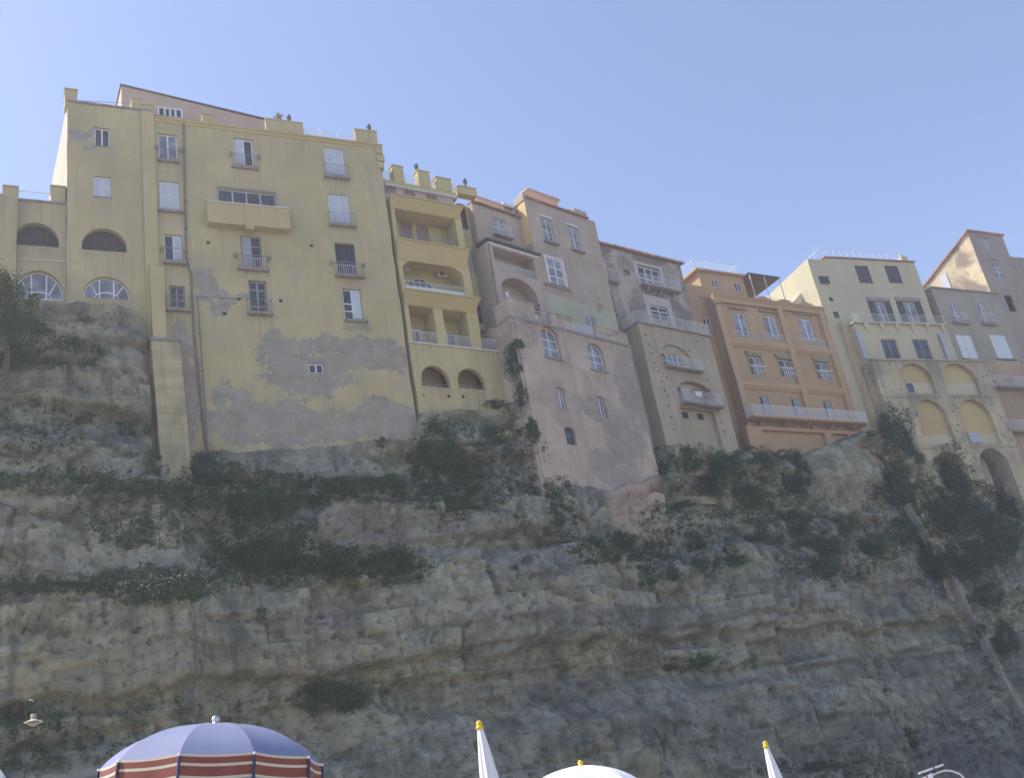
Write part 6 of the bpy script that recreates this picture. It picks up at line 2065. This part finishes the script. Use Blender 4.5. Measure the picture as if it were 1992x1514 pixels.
# ---- tree at the left edge
def left_tree():
    p, n = cliff_at(10, 690)
    p = p + n * .2
    root = empty('tree', tuple(p), face_cam_rot(p))
    tag(root, 'leafy tree at the left edge in front of the lunette arches', 'tree')
    m = MB()
    r = random.Random(3)
    m.tube([(0, .3, -1.2), (.1, -.9, -.2), (0, -2.2, .9), (.0, -3.0, 2.2)], .2, 8, .09)
    for i in range(7):
        a = i * .9
        m.tube([(.03, -2.3 - .1 * i, 1.0 + .16 * i), (.6 * math.cos(a) - .2, -3.0 + .6 * math.sin(a), 1.7 + .2 * i), (1.3 * math.cos(a) - .4, -3.0 + 1.0 * math.sin(a), 2.1 + .22 * i)], .07, 6, .02)
    make('trunk', m, BARK, root)
    me = foliage_mesh('crown', 230, 60, .065, 900)
    me.materials.append(LEAF_T)
    c = make('crown', me, None, root)
    c.location = (-.7, -2.8, 1.5)
    c.scale = (2.1, 1.9, 2.9)
left_tree()

# ---- pale concrete drain channel running down the right hand slope
def drain():
    pts = [(1708, 838), (1738, 895)]
    path = [(1774, 980), (1800, 1026), (1826, 1070), (1850, 1112), (1878, 1160), (1902, 1205), (1925, 1245), (1948, 1295), (1972, 1345), (2000, 1395), (2040, 1470)]
    P = []
    for a, b_ in zip(path, path[1:]):
        for t in (0, .5):
            q, n = cliff_at(a[0] + (b_[0] - a[0]) * t, a[1] + (b_[1] - a[1]) * t)
            if q is not None:
                P.append((q, n))
    # smooth the run so that it bridges the hollows
    Q = [p + n * .12 for p, n in P]
    for _ in range(2):
        Q = [Q[0]] + [(Q[i - 1] + Q[i] * 2 + Q[i + 1]) / 4 for i in range(1, len(Q) - 1)] + [Q[-1]]
    vs, fs = [], []
    nn = Vector(C_N)
    prof = [(-.60, -.7), (-.60, .10), (-.48, .10), (-.40, .0), (.0, -.03), (.40, .0), (.48, .10), (.60, .10), (.60, -.7)]
    for i, q in enumerate(Q):
        t = (Q[min(i + 1, len(Q) - 1)] - Q[max(i - 1, 0)]).normalized()
        s = t.cross(nn).normalized()
        u = s.cross(t)
        wd = .75 + .35 * i / len(Q)
        for a, h in prof:
            vs.append(tuple(q + s * a * wd * (1 + .12 * math.sin(i * 1.9 + a * 5)) + u * (h + .05 * math.sin(i * 2.7 + a * 3))))
    k = len(prof)
    for i in range(len(Q) - 1):
        for j in range(k - 1):
            fs.append((i * k + j, i * k + j + 1, (i + 1) * k + j + 1, (i + 1) * k + j))
    o = make('drain_channel', MB().add(vs, fs), plaster('channel_concrete', (0.36, 0.32, 0.26), .25, (.14, .13, .11), .6, blotch=(.2, .18, .14), blotch_amt=.6, seed=91))
    tag(o, 'pale concrete drain channel slanting down the right side of the cliff', 'drain channel')
drain()
# ------------------------------------------------------------------ small things on the houses
URN = MB().lathe([(.16, 0), (.17, .05), (.08, .12), (.10, .2), (.24, .42), (.27, .62), (.24, .70), (.29, .74), (.27, .78)], 14)
URN_ME = URN.mesh('roof_urn')
URN_ME.materials.append(simple('dark_urn_clay', (.12, .10, .095), .8, .2))
TUFT = foliage_mesh('urn_plant', 8, 14, .5, 77)
TUFT.materials.append(LEAF_D)
def urns():
    for b, px, py, y, lab in ((HY, 563, 238, .15, 'dark urn on the roof parapet of the yellow palazzo, left one'), (HY, 719, 256, .15, 'dark urn on the right end post of the yellow palazzo roof'),
                           (HL, 811, 333, .95, 'dark urn on a crenel post of the loggia house'), (HL, 906, 362, .95, 'dark urn on the right end post of the loggia house')):
        x, z = b.q(px, py, y)
        o = make('roof_urn', URN_ME, None)
        o.location = b.world(x, y, z)
        o.scale = (.62, .62, .62)
        tag(o, lab, 'urn', 'urns along the roof edges')
        f = make('urn_plant', TUFT, None, o)
        f.location = (0, 0, .85)
        f.scale = (.26, .26, .28)
    x, z = HY.q(543, 238, .15)
    root = empty('potted_agave', HY.world(x, .15, z))
    tag(root, 'small yellowish agave on the palazzo roof parapet', 'agave')
    make('pot', MB().lathe([(.14, 0), (.2, .3), (.22, .34)], 12), MAT['tile'], root)
    vs, fs = [], []
    r = random.Random(4)
    for i in range(16):
        a = i * 2.4
        leaf_quad(vs, fs, Vector((0, 0, .3)), Vector((math.cos(a), math.sin(a), r.uniform(.5, 1.8))), Vector((0, 0, 1)), .6, .06)
    make('leaves', MB().add(vs, fs), leafmat('agave_leaves', (.22, .22, .08)), root)
urns()

def laundry():
    b, Yb, ao = HG, HGi['Yb'], HGi['ao']
    for k, (px, wpx, c, lab, nm) in enumerate(((1362, 13, (.6, .6, .6), 'white cloth drying on the lower bastion balcony railing', 'drying_cloth'), (1375, 7, (.36, .18, .15), 'red cloth drying beside the white one on the bastion balcony', 'drying_cloth'))):
        x0, z = b.q(px - wpx / 2, 778, Yb - .8)
        x1, _ = b.q(px + wpx / 2, 778, Yb - .8)
        vs, fs = [], []
        n, mrow = 8, 6
        zt = ao[2] + 1.08
        for i in range(n + 1):
            for j in range(mrow + 1):
                u, v = i / n, j / mrow
                vs.append((x0 + (x1 - x0) * u, Yb - .80 - .03 * math.sin(u * 9 + k) - .03 * v, zt - .10 - .5 * v - .03 * math.sin(u * 5) * v))
        for i in range(n):
            for j in range(mrow):
                a = i * (mrow + 1) + j
                fs.append((a, a + 1, a + mrow + 2, a + mrow + 1))
        vs = [b.world(*v) for v in vs]
        o = make(nm, MB().add(vs, fs), simple('cloth_%d' % k, c, .9, .05), smooth=True)
        sol = o.modifiers.new('thickness', 'SOLIDIFY'); sol.thickness = .012
        tag(o, lab, 'cloth')
laundry()

def balcony_pots():
    for k, (px, py, c) in enumerate(((1936, 752, (.2, .06, .05)), (1968, 745, (.05, .07, .04)))):
        x, z = HS.q(px, py, -1.7)
        root = empty('flower_pot', HS.world(x, -1.7, z - .2))
        tag(root, ('red flowering pot plant', 'green pot plant')[k] + ' on the white balcony at the right edge', 'pot plant')
        make('pot', MB().lathe([(.13, 0), (.2, .32), (.22, .36)], 12), MAT['tile'], root)
        me = foliage_mesh('pot_leaves', 14, 14, .3, 60 + k)
        me.materials.append(leafmat('pot_leaves_%d' % k, c))
        f = make('leaves', me, None, root)
        f.location = (0, 0, .6)
        f.scale = (.4, .3, .36)
balcony_pots()

# ------------------------------------------------------------------ person leaning on the terrace railing
def person():
    b, i = HP, HPi
    x = (i['xg0'] + i['xg1']) / 2 - .05
    y0 = i['Yt'] + .48
    J = {  # joint: (x, y, z, radius) in the person's own frame, facing -y, bent forward over the rail
        'pelvis': (0, .12, .93, .145), 'waist': (0, .05, 1.06, .13), 'chest': (0, -.12, 1.27, .155), 'neck0': (0, -.22, 1.42, .07), 'neck': (0, -.26, 1.48, .055),
        'head0': (0, -.31, 1.55, .085), 'head': (0, -.33, 1.63, .10), 'head1': (0, -.33, 1.70, .075),
        'hipL': (-.10, .12, .88, .095), 'kneeL': (-.12, .08, .49, .062), 'ankL': (-.12, .14, .09, .042), 'toeL': (-.13, -.04, .04, .04),
        'hipR': (.10, .12, .88, .095), 'kneeR': (.12, .02, .49, .062), 'ankR': (.12, .12, .09, .042), 'toeR': (.14, -.06, .04, .04),
        'shL': (-.19, -.17, 1.36, .062), 'elL': (-.30, -.28, 1.10, .045), 'wrL': (-.14, -.40, 1.10, .032), 'haL': (-.08, -.43, 1.10, .036),
        'shR': (.19, -.17, 1.36, .062), 'elR': (.32, -.28, 1.10, .045), 'wrR': (.14, -.42, 1.11, .032), 'haR': (.07, -.44, 1.12, .036)}
    E = [('pelvis', 'waist'), ('waist', 'chest'), ('chest', 'neck0'), ('neck0', 'neck'), ('neck', 'head0'), ('head0', 'head'), ('head', 'head1')]
    for s in 'LR':
        E += [('pelvis', 'hip' + s), ('hip' + s, 'knee' + s), ('knee' + s, 'ank' + s), ('ank' + s, 'toe' + s), ('chest', 'sh' + s), ('sh' + s, 'el' + s), ('el' + s, 'wr' + s), ('wr' + s, 'ha' + s)]
        for f in range(4):
            nm = 'f%d%s' % (f, s)
            h = J['ha' + s]
            sg = -1 if s == 'L' else 1
            J[nm] = (h[0] - sg * (.05 + .006 * f), h[1] - .03 + .02 * f, h[2] - .015 * f, .009)
            E.append(('ha' + s, nm))
        h = J['wr' + s]
        J['t' + s] = (h[0] - (.03 if s == 'R' else -.03), h[1] + .045, h[2] + .02, .010)
        E.append(('ha' + s, 't' + s))
    names = list(J)
    me = bpy.data.meshes.new('person')
    me.from_pydata([J[k][:3] for k in names], [(names.index(a), names.index(c)) for a, c in E], [])
    o = bpy.data.objects.new('person', me)
    col.objects.link(o)
    sk = o.modifiers.new('skin', 'SKIN')
    for k, v in enumerate(me.skin_vertices[0].data):
        v.radius = (J[names[k]][3],) * 2
        v.use_root = names[k] == 'pelvis'
    sub = o.modifiers.new('sub', 'SUBSURF'); sub.levels = 2; sub.render_levels = 2
    dg = bpy.context.evaluated_depsgraph_get()
    dg.update()
    me2 = bpy.data.meshes.new_from_object(o.evaluated_get(dg))
    o.modifiers.clear()
    o.data = me2
    me2.materials.clear()
    for c in (('skin', (.42, .26, .19)), ('dark_violet_top', (.075, .055, .09)), ('white_trousers', (.68, .68, .70))):
        me2.materials.append(simple(c[0], c[1], .8, .08, 8))
    for p in me2.polygons:
        c = p.center
        if c.z < .12: m_ = 0
        elif c.z < 1.0 and abs(c.x) < .24 and c.y > -.2: m_ = 2
        elif c.z < 1.445 and not (c.z < 1.24 and (abs(c.x) > .22 or c.y < -.3)): m_ = 1
        else: m_ = 0
        p.material_index = m_
        p.use_smooth = True
    o.location = b.world(x, y0, i['zt'] + .02)
    o.rotation_euler = (0, 0, R(90 - b.al) + .25)
    tag(o, 'person in dark top and white trousers leaning on the pink tower terrace railing', 'person')
    hair = MB().lathe([(.02, .115), (.07, .10), (.108, .04), (.115, -.02), (.10, -.08), (.06, -.10)], 14, (0, -.30, 1.665))
    h = make('hair', hair, simple('dark_hair', (.03, .022, .018), .6, .2), o, True)
person()

# ------------------------------------------------------------------ things on the beach
def at_dist(px, py, dist):
    """point on the sight line at a horizontal distance from the camera"""
    d = ray(px, py)
    return Vector(CAM + d / math.hypot(d[0], d[1]) * dist)

PAR_BLUE = simple('blue_parasol_cloth', (0.21, 0.235, 0.36), .8, .05, 6)
PAR_RED = simple('rust_red_band_cloth', (0.22, 0.07, 0.052), .8, .08, 6)
PAR_CREAM = simple('cream_band_cloth', (0.55, 0.50, 0.39), .8, .05, 6)
PAR_WHITE = simple('white_parasol_cloth', (0.80, 0.80, 0.81), .85, .02, 6)
YEL_CAP = simple('yellow_plastic_cap', (0.75, 0.52, 0.03), .4, .05)
PAR_NAVY = simple('navy_strap', (.05, .055, .12), .8, .05)
STEEL = simple('brushed_steel', (0.55, 0.55, 0.55), .35, .08, 8, .9)

def blue_parasol():
    top = at_dist(420, 1411, 9.2)
    rad, drop = .835, .315
    g = ground_z(top.x, top.y)
    root = empty('striped_parasol', (top.x, top.y, g))
    tag(root, 'open blue beach parasol with a red and cream striped valance', 'parasol')
    H = top.z - g
    n = 10
    tilt = Matrix.Rotation(R(6.0), 3, 'Y') @ Matrix.Rotation(R(-2), 3, 'X')
    def P(r, a, z):
        v = tilt @ Vector((r * math.cos(a), r * math.sin(a), z))
        return (v.x, v.y, v.z + H)
    def rr_(f): return rad * math.sin(f * 1.18) / math.sin(1.18)
    def zz_(f): return -drop * (1 - math.cos(f * 1.18)) / (1 - math.cos(1.18))
    off = .35
    def panel(k):
        vs, fs = [], []
        m_, q_ = 10, 6
        for i in range(m_ + 1):
            f = .03 + .97 * i / m_
            for j in range(q_ + 1):
                t = j / q_
                a0, a1 = off + 2 * math.pi * k / n, off + 2 * math.pi * (k + 1) / n
                # cloth stretched flat between two ribs, sagging a touch
                x = rr_(f) * (math.cos(a0) * (1 - t) + math.cos(a1) * t)
                y = rr_(f) * (math.sin(a0) * (1 - t) + math.sin(a1) * t)
                z = zz_(f) - .012 * math.sin(math.pi * t) * f
                v = tilt @ Vector((x, y, z))
                vs.append((v.x, v.y, v.z + H))
        for i in range(m_):
            for j in range(q_):
                a = i * (q_ + 1) + j
                fs.append((a, a + 1, a + q_ + 2, a + q_ + 1))
        return MB().add(vs, fs)
    bands = [(0.0, .018, PAR_CREAM), (.018, .062, PAR_RED), (.062, .082, PAR_CREAM), (.082, .150, PAR_RED), (.150, .168, PAR_CREAM), (.168, .225, PAR_BLUE)]
    for k in range(n):
        c = make('canopy_panel', panel(k), PAR_BLUE, root, True)
        # valance: strips hanging from this panel's edge
        for z0, z1, mt in bands:
            vs, fs = [], []
            q_ = 8
            a0, a1 = off + 2 * math.pi * k / n, off + 2 * math.pi * (k + 1) / n
            for z in (z0, z1):
                for j in range(q_ + 1):
                    t = j / q_
                    w_ = 1.004 + .012 * math.sin(t * 9 + k * 2) * (z / .2)
                    v = tilt @ Vector((rad * w_ * (math.cos(a0) * (1 - t) + math.cos(a1) * t), rad * w_ * (math.sin(a0) * (1 - t) + math.sin(a1) * t), -drop - z - .012 * math.sin(math.pi * t)))
                    vs.append((v.x, v.y, v.z + H))
            for j in range(q_):
                fs.append((j, j + 1, j + q_ + 2, j + q_ + 1))
            make('valance_strip', MB().add(vs, fs), mt, c, True)
        a = off + 2 * math.pi * k / n
        make('rib', MB().tube([P(.04, a, -.03)] + [P(rr_(f) * .99, a, zz_(f) - .012) for f in (.3, .6, .85, 1)], .007, 5), STEEL, root)
        e = MB().lathe([(.003, -.013), (.010, -.008), (.012, .0), (.008, .009), (.002, .012)], 8, P(rad * 1.012, a, -drop - .01))
        make('rib_tip', e, MAT['white'], root)
        ta = P(rad * 1.015, a, -drop - .02); tb = P(rad * 1.02, a, -drop - .20)
        make('tie_strap', MB().tube([ta, ((ta[0] + tb[0]) / 2, (ta[1] + tb[1]) / 2, (ta[2] + tb[2]) / 2), tb], .011, 4), PAR_NAVY, root)
    c0 = tilt @ Vector((0, 0, 0))
    make('top_cap', MB().lathe([(.05, -.03), (.055, .0), (.03, .012), (.028, .03), (.034, .045), (.022, .065), (.004, .072)], 14, (0, 0, H)), STEEL, root, True)
    make('pole', MB().tube([(0, 0, -.3), (0, 0, H - .02)], .018, 10), STEEL, root)
    pl = MB().tube([(0, 0, 0), (0, 0, .1)], .05, 10)
    make('pole_socket', pl, MAT['offwhite'], root)
blue_parasol()

def closed_parasol(px, py, dist, label, lean=(0, 0), scale=1.0, seed=0):
    top = at_dist(px, py, dist)
    g = ground_z(top.x, top.y)
    root = empty('closed_parasol', (top.x, top.y, g))
    tag(root, label, 'parasol', 'closed white parasols')
    H = top.z - g
    r = random.Random(seed)
    prof = [(.018, 0), (.026, -.02), (.042, -.15), (.062, -.32), (.085, -.55), (.105, -.8), (.12, -1.05), (.11, -1.2), (.125, -1.3)]
    n = 40
    vs, fs = [], []
    for i, (rad, z) in enumerate(prof):
        for j in range(n):
            a = 2 * math.pi * j / n
            # pleats of the furled cloth
            k = 1 + .16 * math.sin(8 * a + .35 * i + seed) * min(1, i / 2) + .05 * math.sin(13 * a + i)
            rr = rad * k * scale
            vs.append((rr * math.cos(a) + lean[0] * -z, rr * math.sin(a) + lean[1] * -z, H + z))
    for i in range(len(prof) - 1):
        for j in range(n):
            fs.append((i * n + j, i * n + (j + 1) % n, (i + 1) * n + (j + 1) % n, (i + 1) * n + j))
    make('furled_canopy', MB().add(vs, fs), PAR_WHITE, root, True)
    make('cap', MB().lathe([(.034 * scale, -.02), (.038 * scale, .0), (.03 * scale, .012), (.026 * scale, .02), (.032 * scale, .035), (.022 * scale, .055), (.004, .064)], 14, (0, 0, H)), YEL_CAP, root, True)
    make('strap', MB().tube([(.128 * scale * math.cos(t * .5) + lean[0] * 1.05, .128 * scale * math.sin(t * .5) + lean[1] * 1.05, H - 1.05) for t in range(14)], .012, 5), YEL_CAP, root)
    make('pole', MB().tube([(lean[0] * H, lean[1] * H, -.3), (0, 0, H - .02)], .02, 10), MAT['offwhite'], root)
closed_parasol(933, 1416, 10.6, 'slim closed white parasol with a yellow cap, nearer left one', (.045, 0), 1.0, 1)
closed_parasol(1490, 1453, 14.0, 'slim closed white parasol with a yellow cap, right one', (.06, 0), 1.0, 2)

def open_white(px, py, dist, label, rad=.80, drop=.37, cap=True):
    top = at_dist(px, py, dist)
    g = ground_z(top.x, top.y)
    root = empty('white_parasol', (top.x, top.y, g))
    tag(root, label, 'parasol')
    H = top.z - g
    n = 8
    tl_ = Matrix.Rotation(R(4.5), 3, 'Y')
    def T(x, y, z):
        v = tl_ @ Vector((x, y, z))
        return (v.x, v.y, v.z + H)
    for k in range(n):
        vs, fs = [], []
        m_, q_ = 10, 5
        a0, a1 = 2 * math.pi * k / n, 2 * math.pi * (k + 1) / n
        for i in range(m_ + 1):
            f = .02 + .98 * i / m_
            rr, z = rad * math.sin(f * 1.1) / math.sin(1.1), -drop * (1 - math.cos(f * 1.1)) / (1 - math.cos(1.1))
            for j in range(q_ + 1):
                t = j / q_
                vs.append(T(rr * (math.cos(a0) * (1 - t) + math.cos(a1) * t), rr * (math.sin(a0) * (1 - t) + math.sin(a1) * t), z - .015 * math.sin(math.pi * t) * f))
        for i in range(m_):
            for j in range(q_):
                a = i * (q_ + 1) + j
                fs.append((a, a + 1, a + q_ + 2, a + q_ + 1))
        make('canopy_panel', MB().add(vs, fs), PAR_WHITE, root, True)
        make('rib', MB().tube([T(.05 * math.cos(a0), .05 * math.sin(a0), -.02), T(rad * .6 * math.cos(a0), rad * .6 * math.sin(a0), -drop * .34), T(rad * math.cos(a0), rad * math.sin(a0), -drop)], .007, 5), STEEL, root)
    if cap:
        make('cap', MB().lathe([(.034, -.02), (.038, .0), (.03, .012), (.026, .02), (.032, .035), (.022, .055), (.004, .064)], 14, (0, 0, H)), YEL_CAP, root, True)
    make('pole', MB().tube([(0, 0, -.3), (0, 0, H - .02)], .02, 10), MAT['offwhite'], root)
open_white(1130, 1491, 13.0, 'open white parasol with a yellow cap between the two closed ones')
open_white(-70, 1466, 12.0, 'pale open parasol just showing in the lower left corner', 0.42, .26, False)

def lamp():
    c = at_dist(65, 1404, 20.0)
    g = ground_z(c.x, c.y)
    root = empty('swan_neck_lamp', (c.x, c.y, g))
    tag(root, 'small swan neck lamp with a cream shade at the lower left', 'lamp')
    H = c.z - g
    dk = simple('dark_green_lamp_pole', (.03, .036, .034), .6, .2)
    make('pole', MB().tube([(-.16, .02, 0), (-.15, .01, H * .5), (-.13, 0, H + .16), (-.105, 0, H + .28), (-.06, 0, H + .335)], .009, 8), dk, root)
    make('neck', MB().tube([(-.062, 0, H + .335), (-.035, 0, H + .34), (-.012, 0, H + .30), (0, 0, H + .22), (0, 0, H + .1)], .009, 8), dk, root)
    make('neck_highlight', MB().tube([(-.075, 0, H + .345), (-.05, 0, H + .358), (-.03, 0, H + .345), (-.018, 0, H + .32)], .012, 8), MAT['offwhite'], root)  # pale tube paints the sunlit highlight on top of the bend
    make('socket', MB().lathe([(.04, .02), (.045, .03), (.045, .10), (.03, .115)], 14, (0, 0, H)), simple('brass_socket', (.38, .33, .24), .5, .1), root, True)
    make('shade', MB().lathe([(.045, .03), (.07, .015), (.14, -.012), (.145, -.022), (.10, -.015), (.04, .0)], 24, (0, 0, H)), simple('cream_lamp_shade', (.62, .56, .42), .5, .05), root, True)
    make('globe', MB().lathe([(.09, -.02), (.08, -.05), (.05, -.075), (.01, -.085)], 16, (0, 0, H)), simple('frosted_globe', (.30, .29, .27), .3, .05), root, True)
lamp()

def tube_frame():
    """white bowed tube with two slats and a strip of red and white cloth, its foot on the sand"""
    c = at_dist(1812, 1505, 16.0)
    g = ground_z(c.x, c.y)
    ra = Vector(_right); ra.z = 0; ra.normalize()
    root = empty('bowed_tube_frame', (c.x, c.y, g), math.atan2(ra.y, ra.x))
    tag(root, 'bowed white tube frame with two slats and red striped cloth at lower right', 'sunshade frame')
    H = c.z - g
    k = 16.0 / FPX * 1.03
    arc = [(-.36, -.17), (-.22, -.08), (-.08, -.045), (.06, -.015), (.18, -.005), (.27, -.03), (.36, -.085), (.43, -.19), (.46, -.4)]
    t = math.tan(R(6))
    pts = [(x, 0, H + z + x * t * .4) for x, z in arc]
    make('bow', MB().tube(pts, .012, 8), MAT['offwhite'], root)
    make('upright', MB().tube([(.46, 0, H - .36), (.47, 0, 0)], .014, 8), MAT['offwhite'], root)
    make('upright', MB().tube([(-.36, 0, H - .18), (-.37, 0, 0)], .014, 8), MAT['offwhite'], root)
    for a, b_ in ((-.165, .035), (.055, .185)):
        z0, z1 = H + .01 + (a + .165) * .15, H + .01 + (b_ + .165) * .15
        make('slat', MB().hexa([(a, -.012, z0), (b_, -.012, z1), (b_, .012, z1), (a, .012, z0), (a, -.012, z0 + .024), (b_, -.012, z1 + .024), (b_, .012, z1 + .024), (a, .012, z0 + .024)]), MAT['white'], root)
    make('clip', MB().box(.038, .052, -.016, .016, H - .01, H + .075), MAT['iron'], root)
    xs = [-.30, -.24, -.20, -.09, -.07, .0]
    for i, (a, b_) in enumerate(zip(xs, xs[1:])):
        f = lambda x: H + np.interp(x, [p[0] for p in arc], [p[1] for p in arc]) + x * t * .4 + .012
        make('cloth_stripe', MB().hexa([(a, -.02, f(a) - .09), (b_, -.02, f(b_) - .09), (b_, .02, f(b_) - .09), (a, .02, f(a) - .09), (a, -.018, f(a) + .012), (b_, -.018, f(b_) + .012), (b_, .018, f(b_) + .012), (a, .018, f(a) + .012)]), PAR_WHITE if i % 2 == 0 else simple('red_stripe_%d' % i, (.35, .05, .06), .8, .1), root)
tube_frame()

# ------------------------------------------------------------------ summer haze over the whole place
def haze():
    m = bpy.data.materials.new('haze_air')
    m.use_nodes = True
    nt = m.node_tree
    for n in list(nt.nodes):
        nt.nodes.remove(n)
    out = nt.nodes.new('ShaderNodeOutputMaterial')
    v = nt.nodes.new('ShaderNodeVolumePrincipled')
    v.inputs['Color'].default_value = (0.90, 0.92, 1.0, 1)
    v.inputs['Density'].default_value = HAZE_DENSITY
    v.inputs['Anisotropy'].default_value = 0.3
    nt.links.new(v.outputs[0], out.inputs['Volume'])
    o = make('haze', MB().box(-3100, 3100, -3100, 3100, -4.0, 75.0), m)
    tag(o, 'thin summer haze filling the air', 'haze', None, 'stuff')
HAZE_DENSITY = 0.0011
haze()
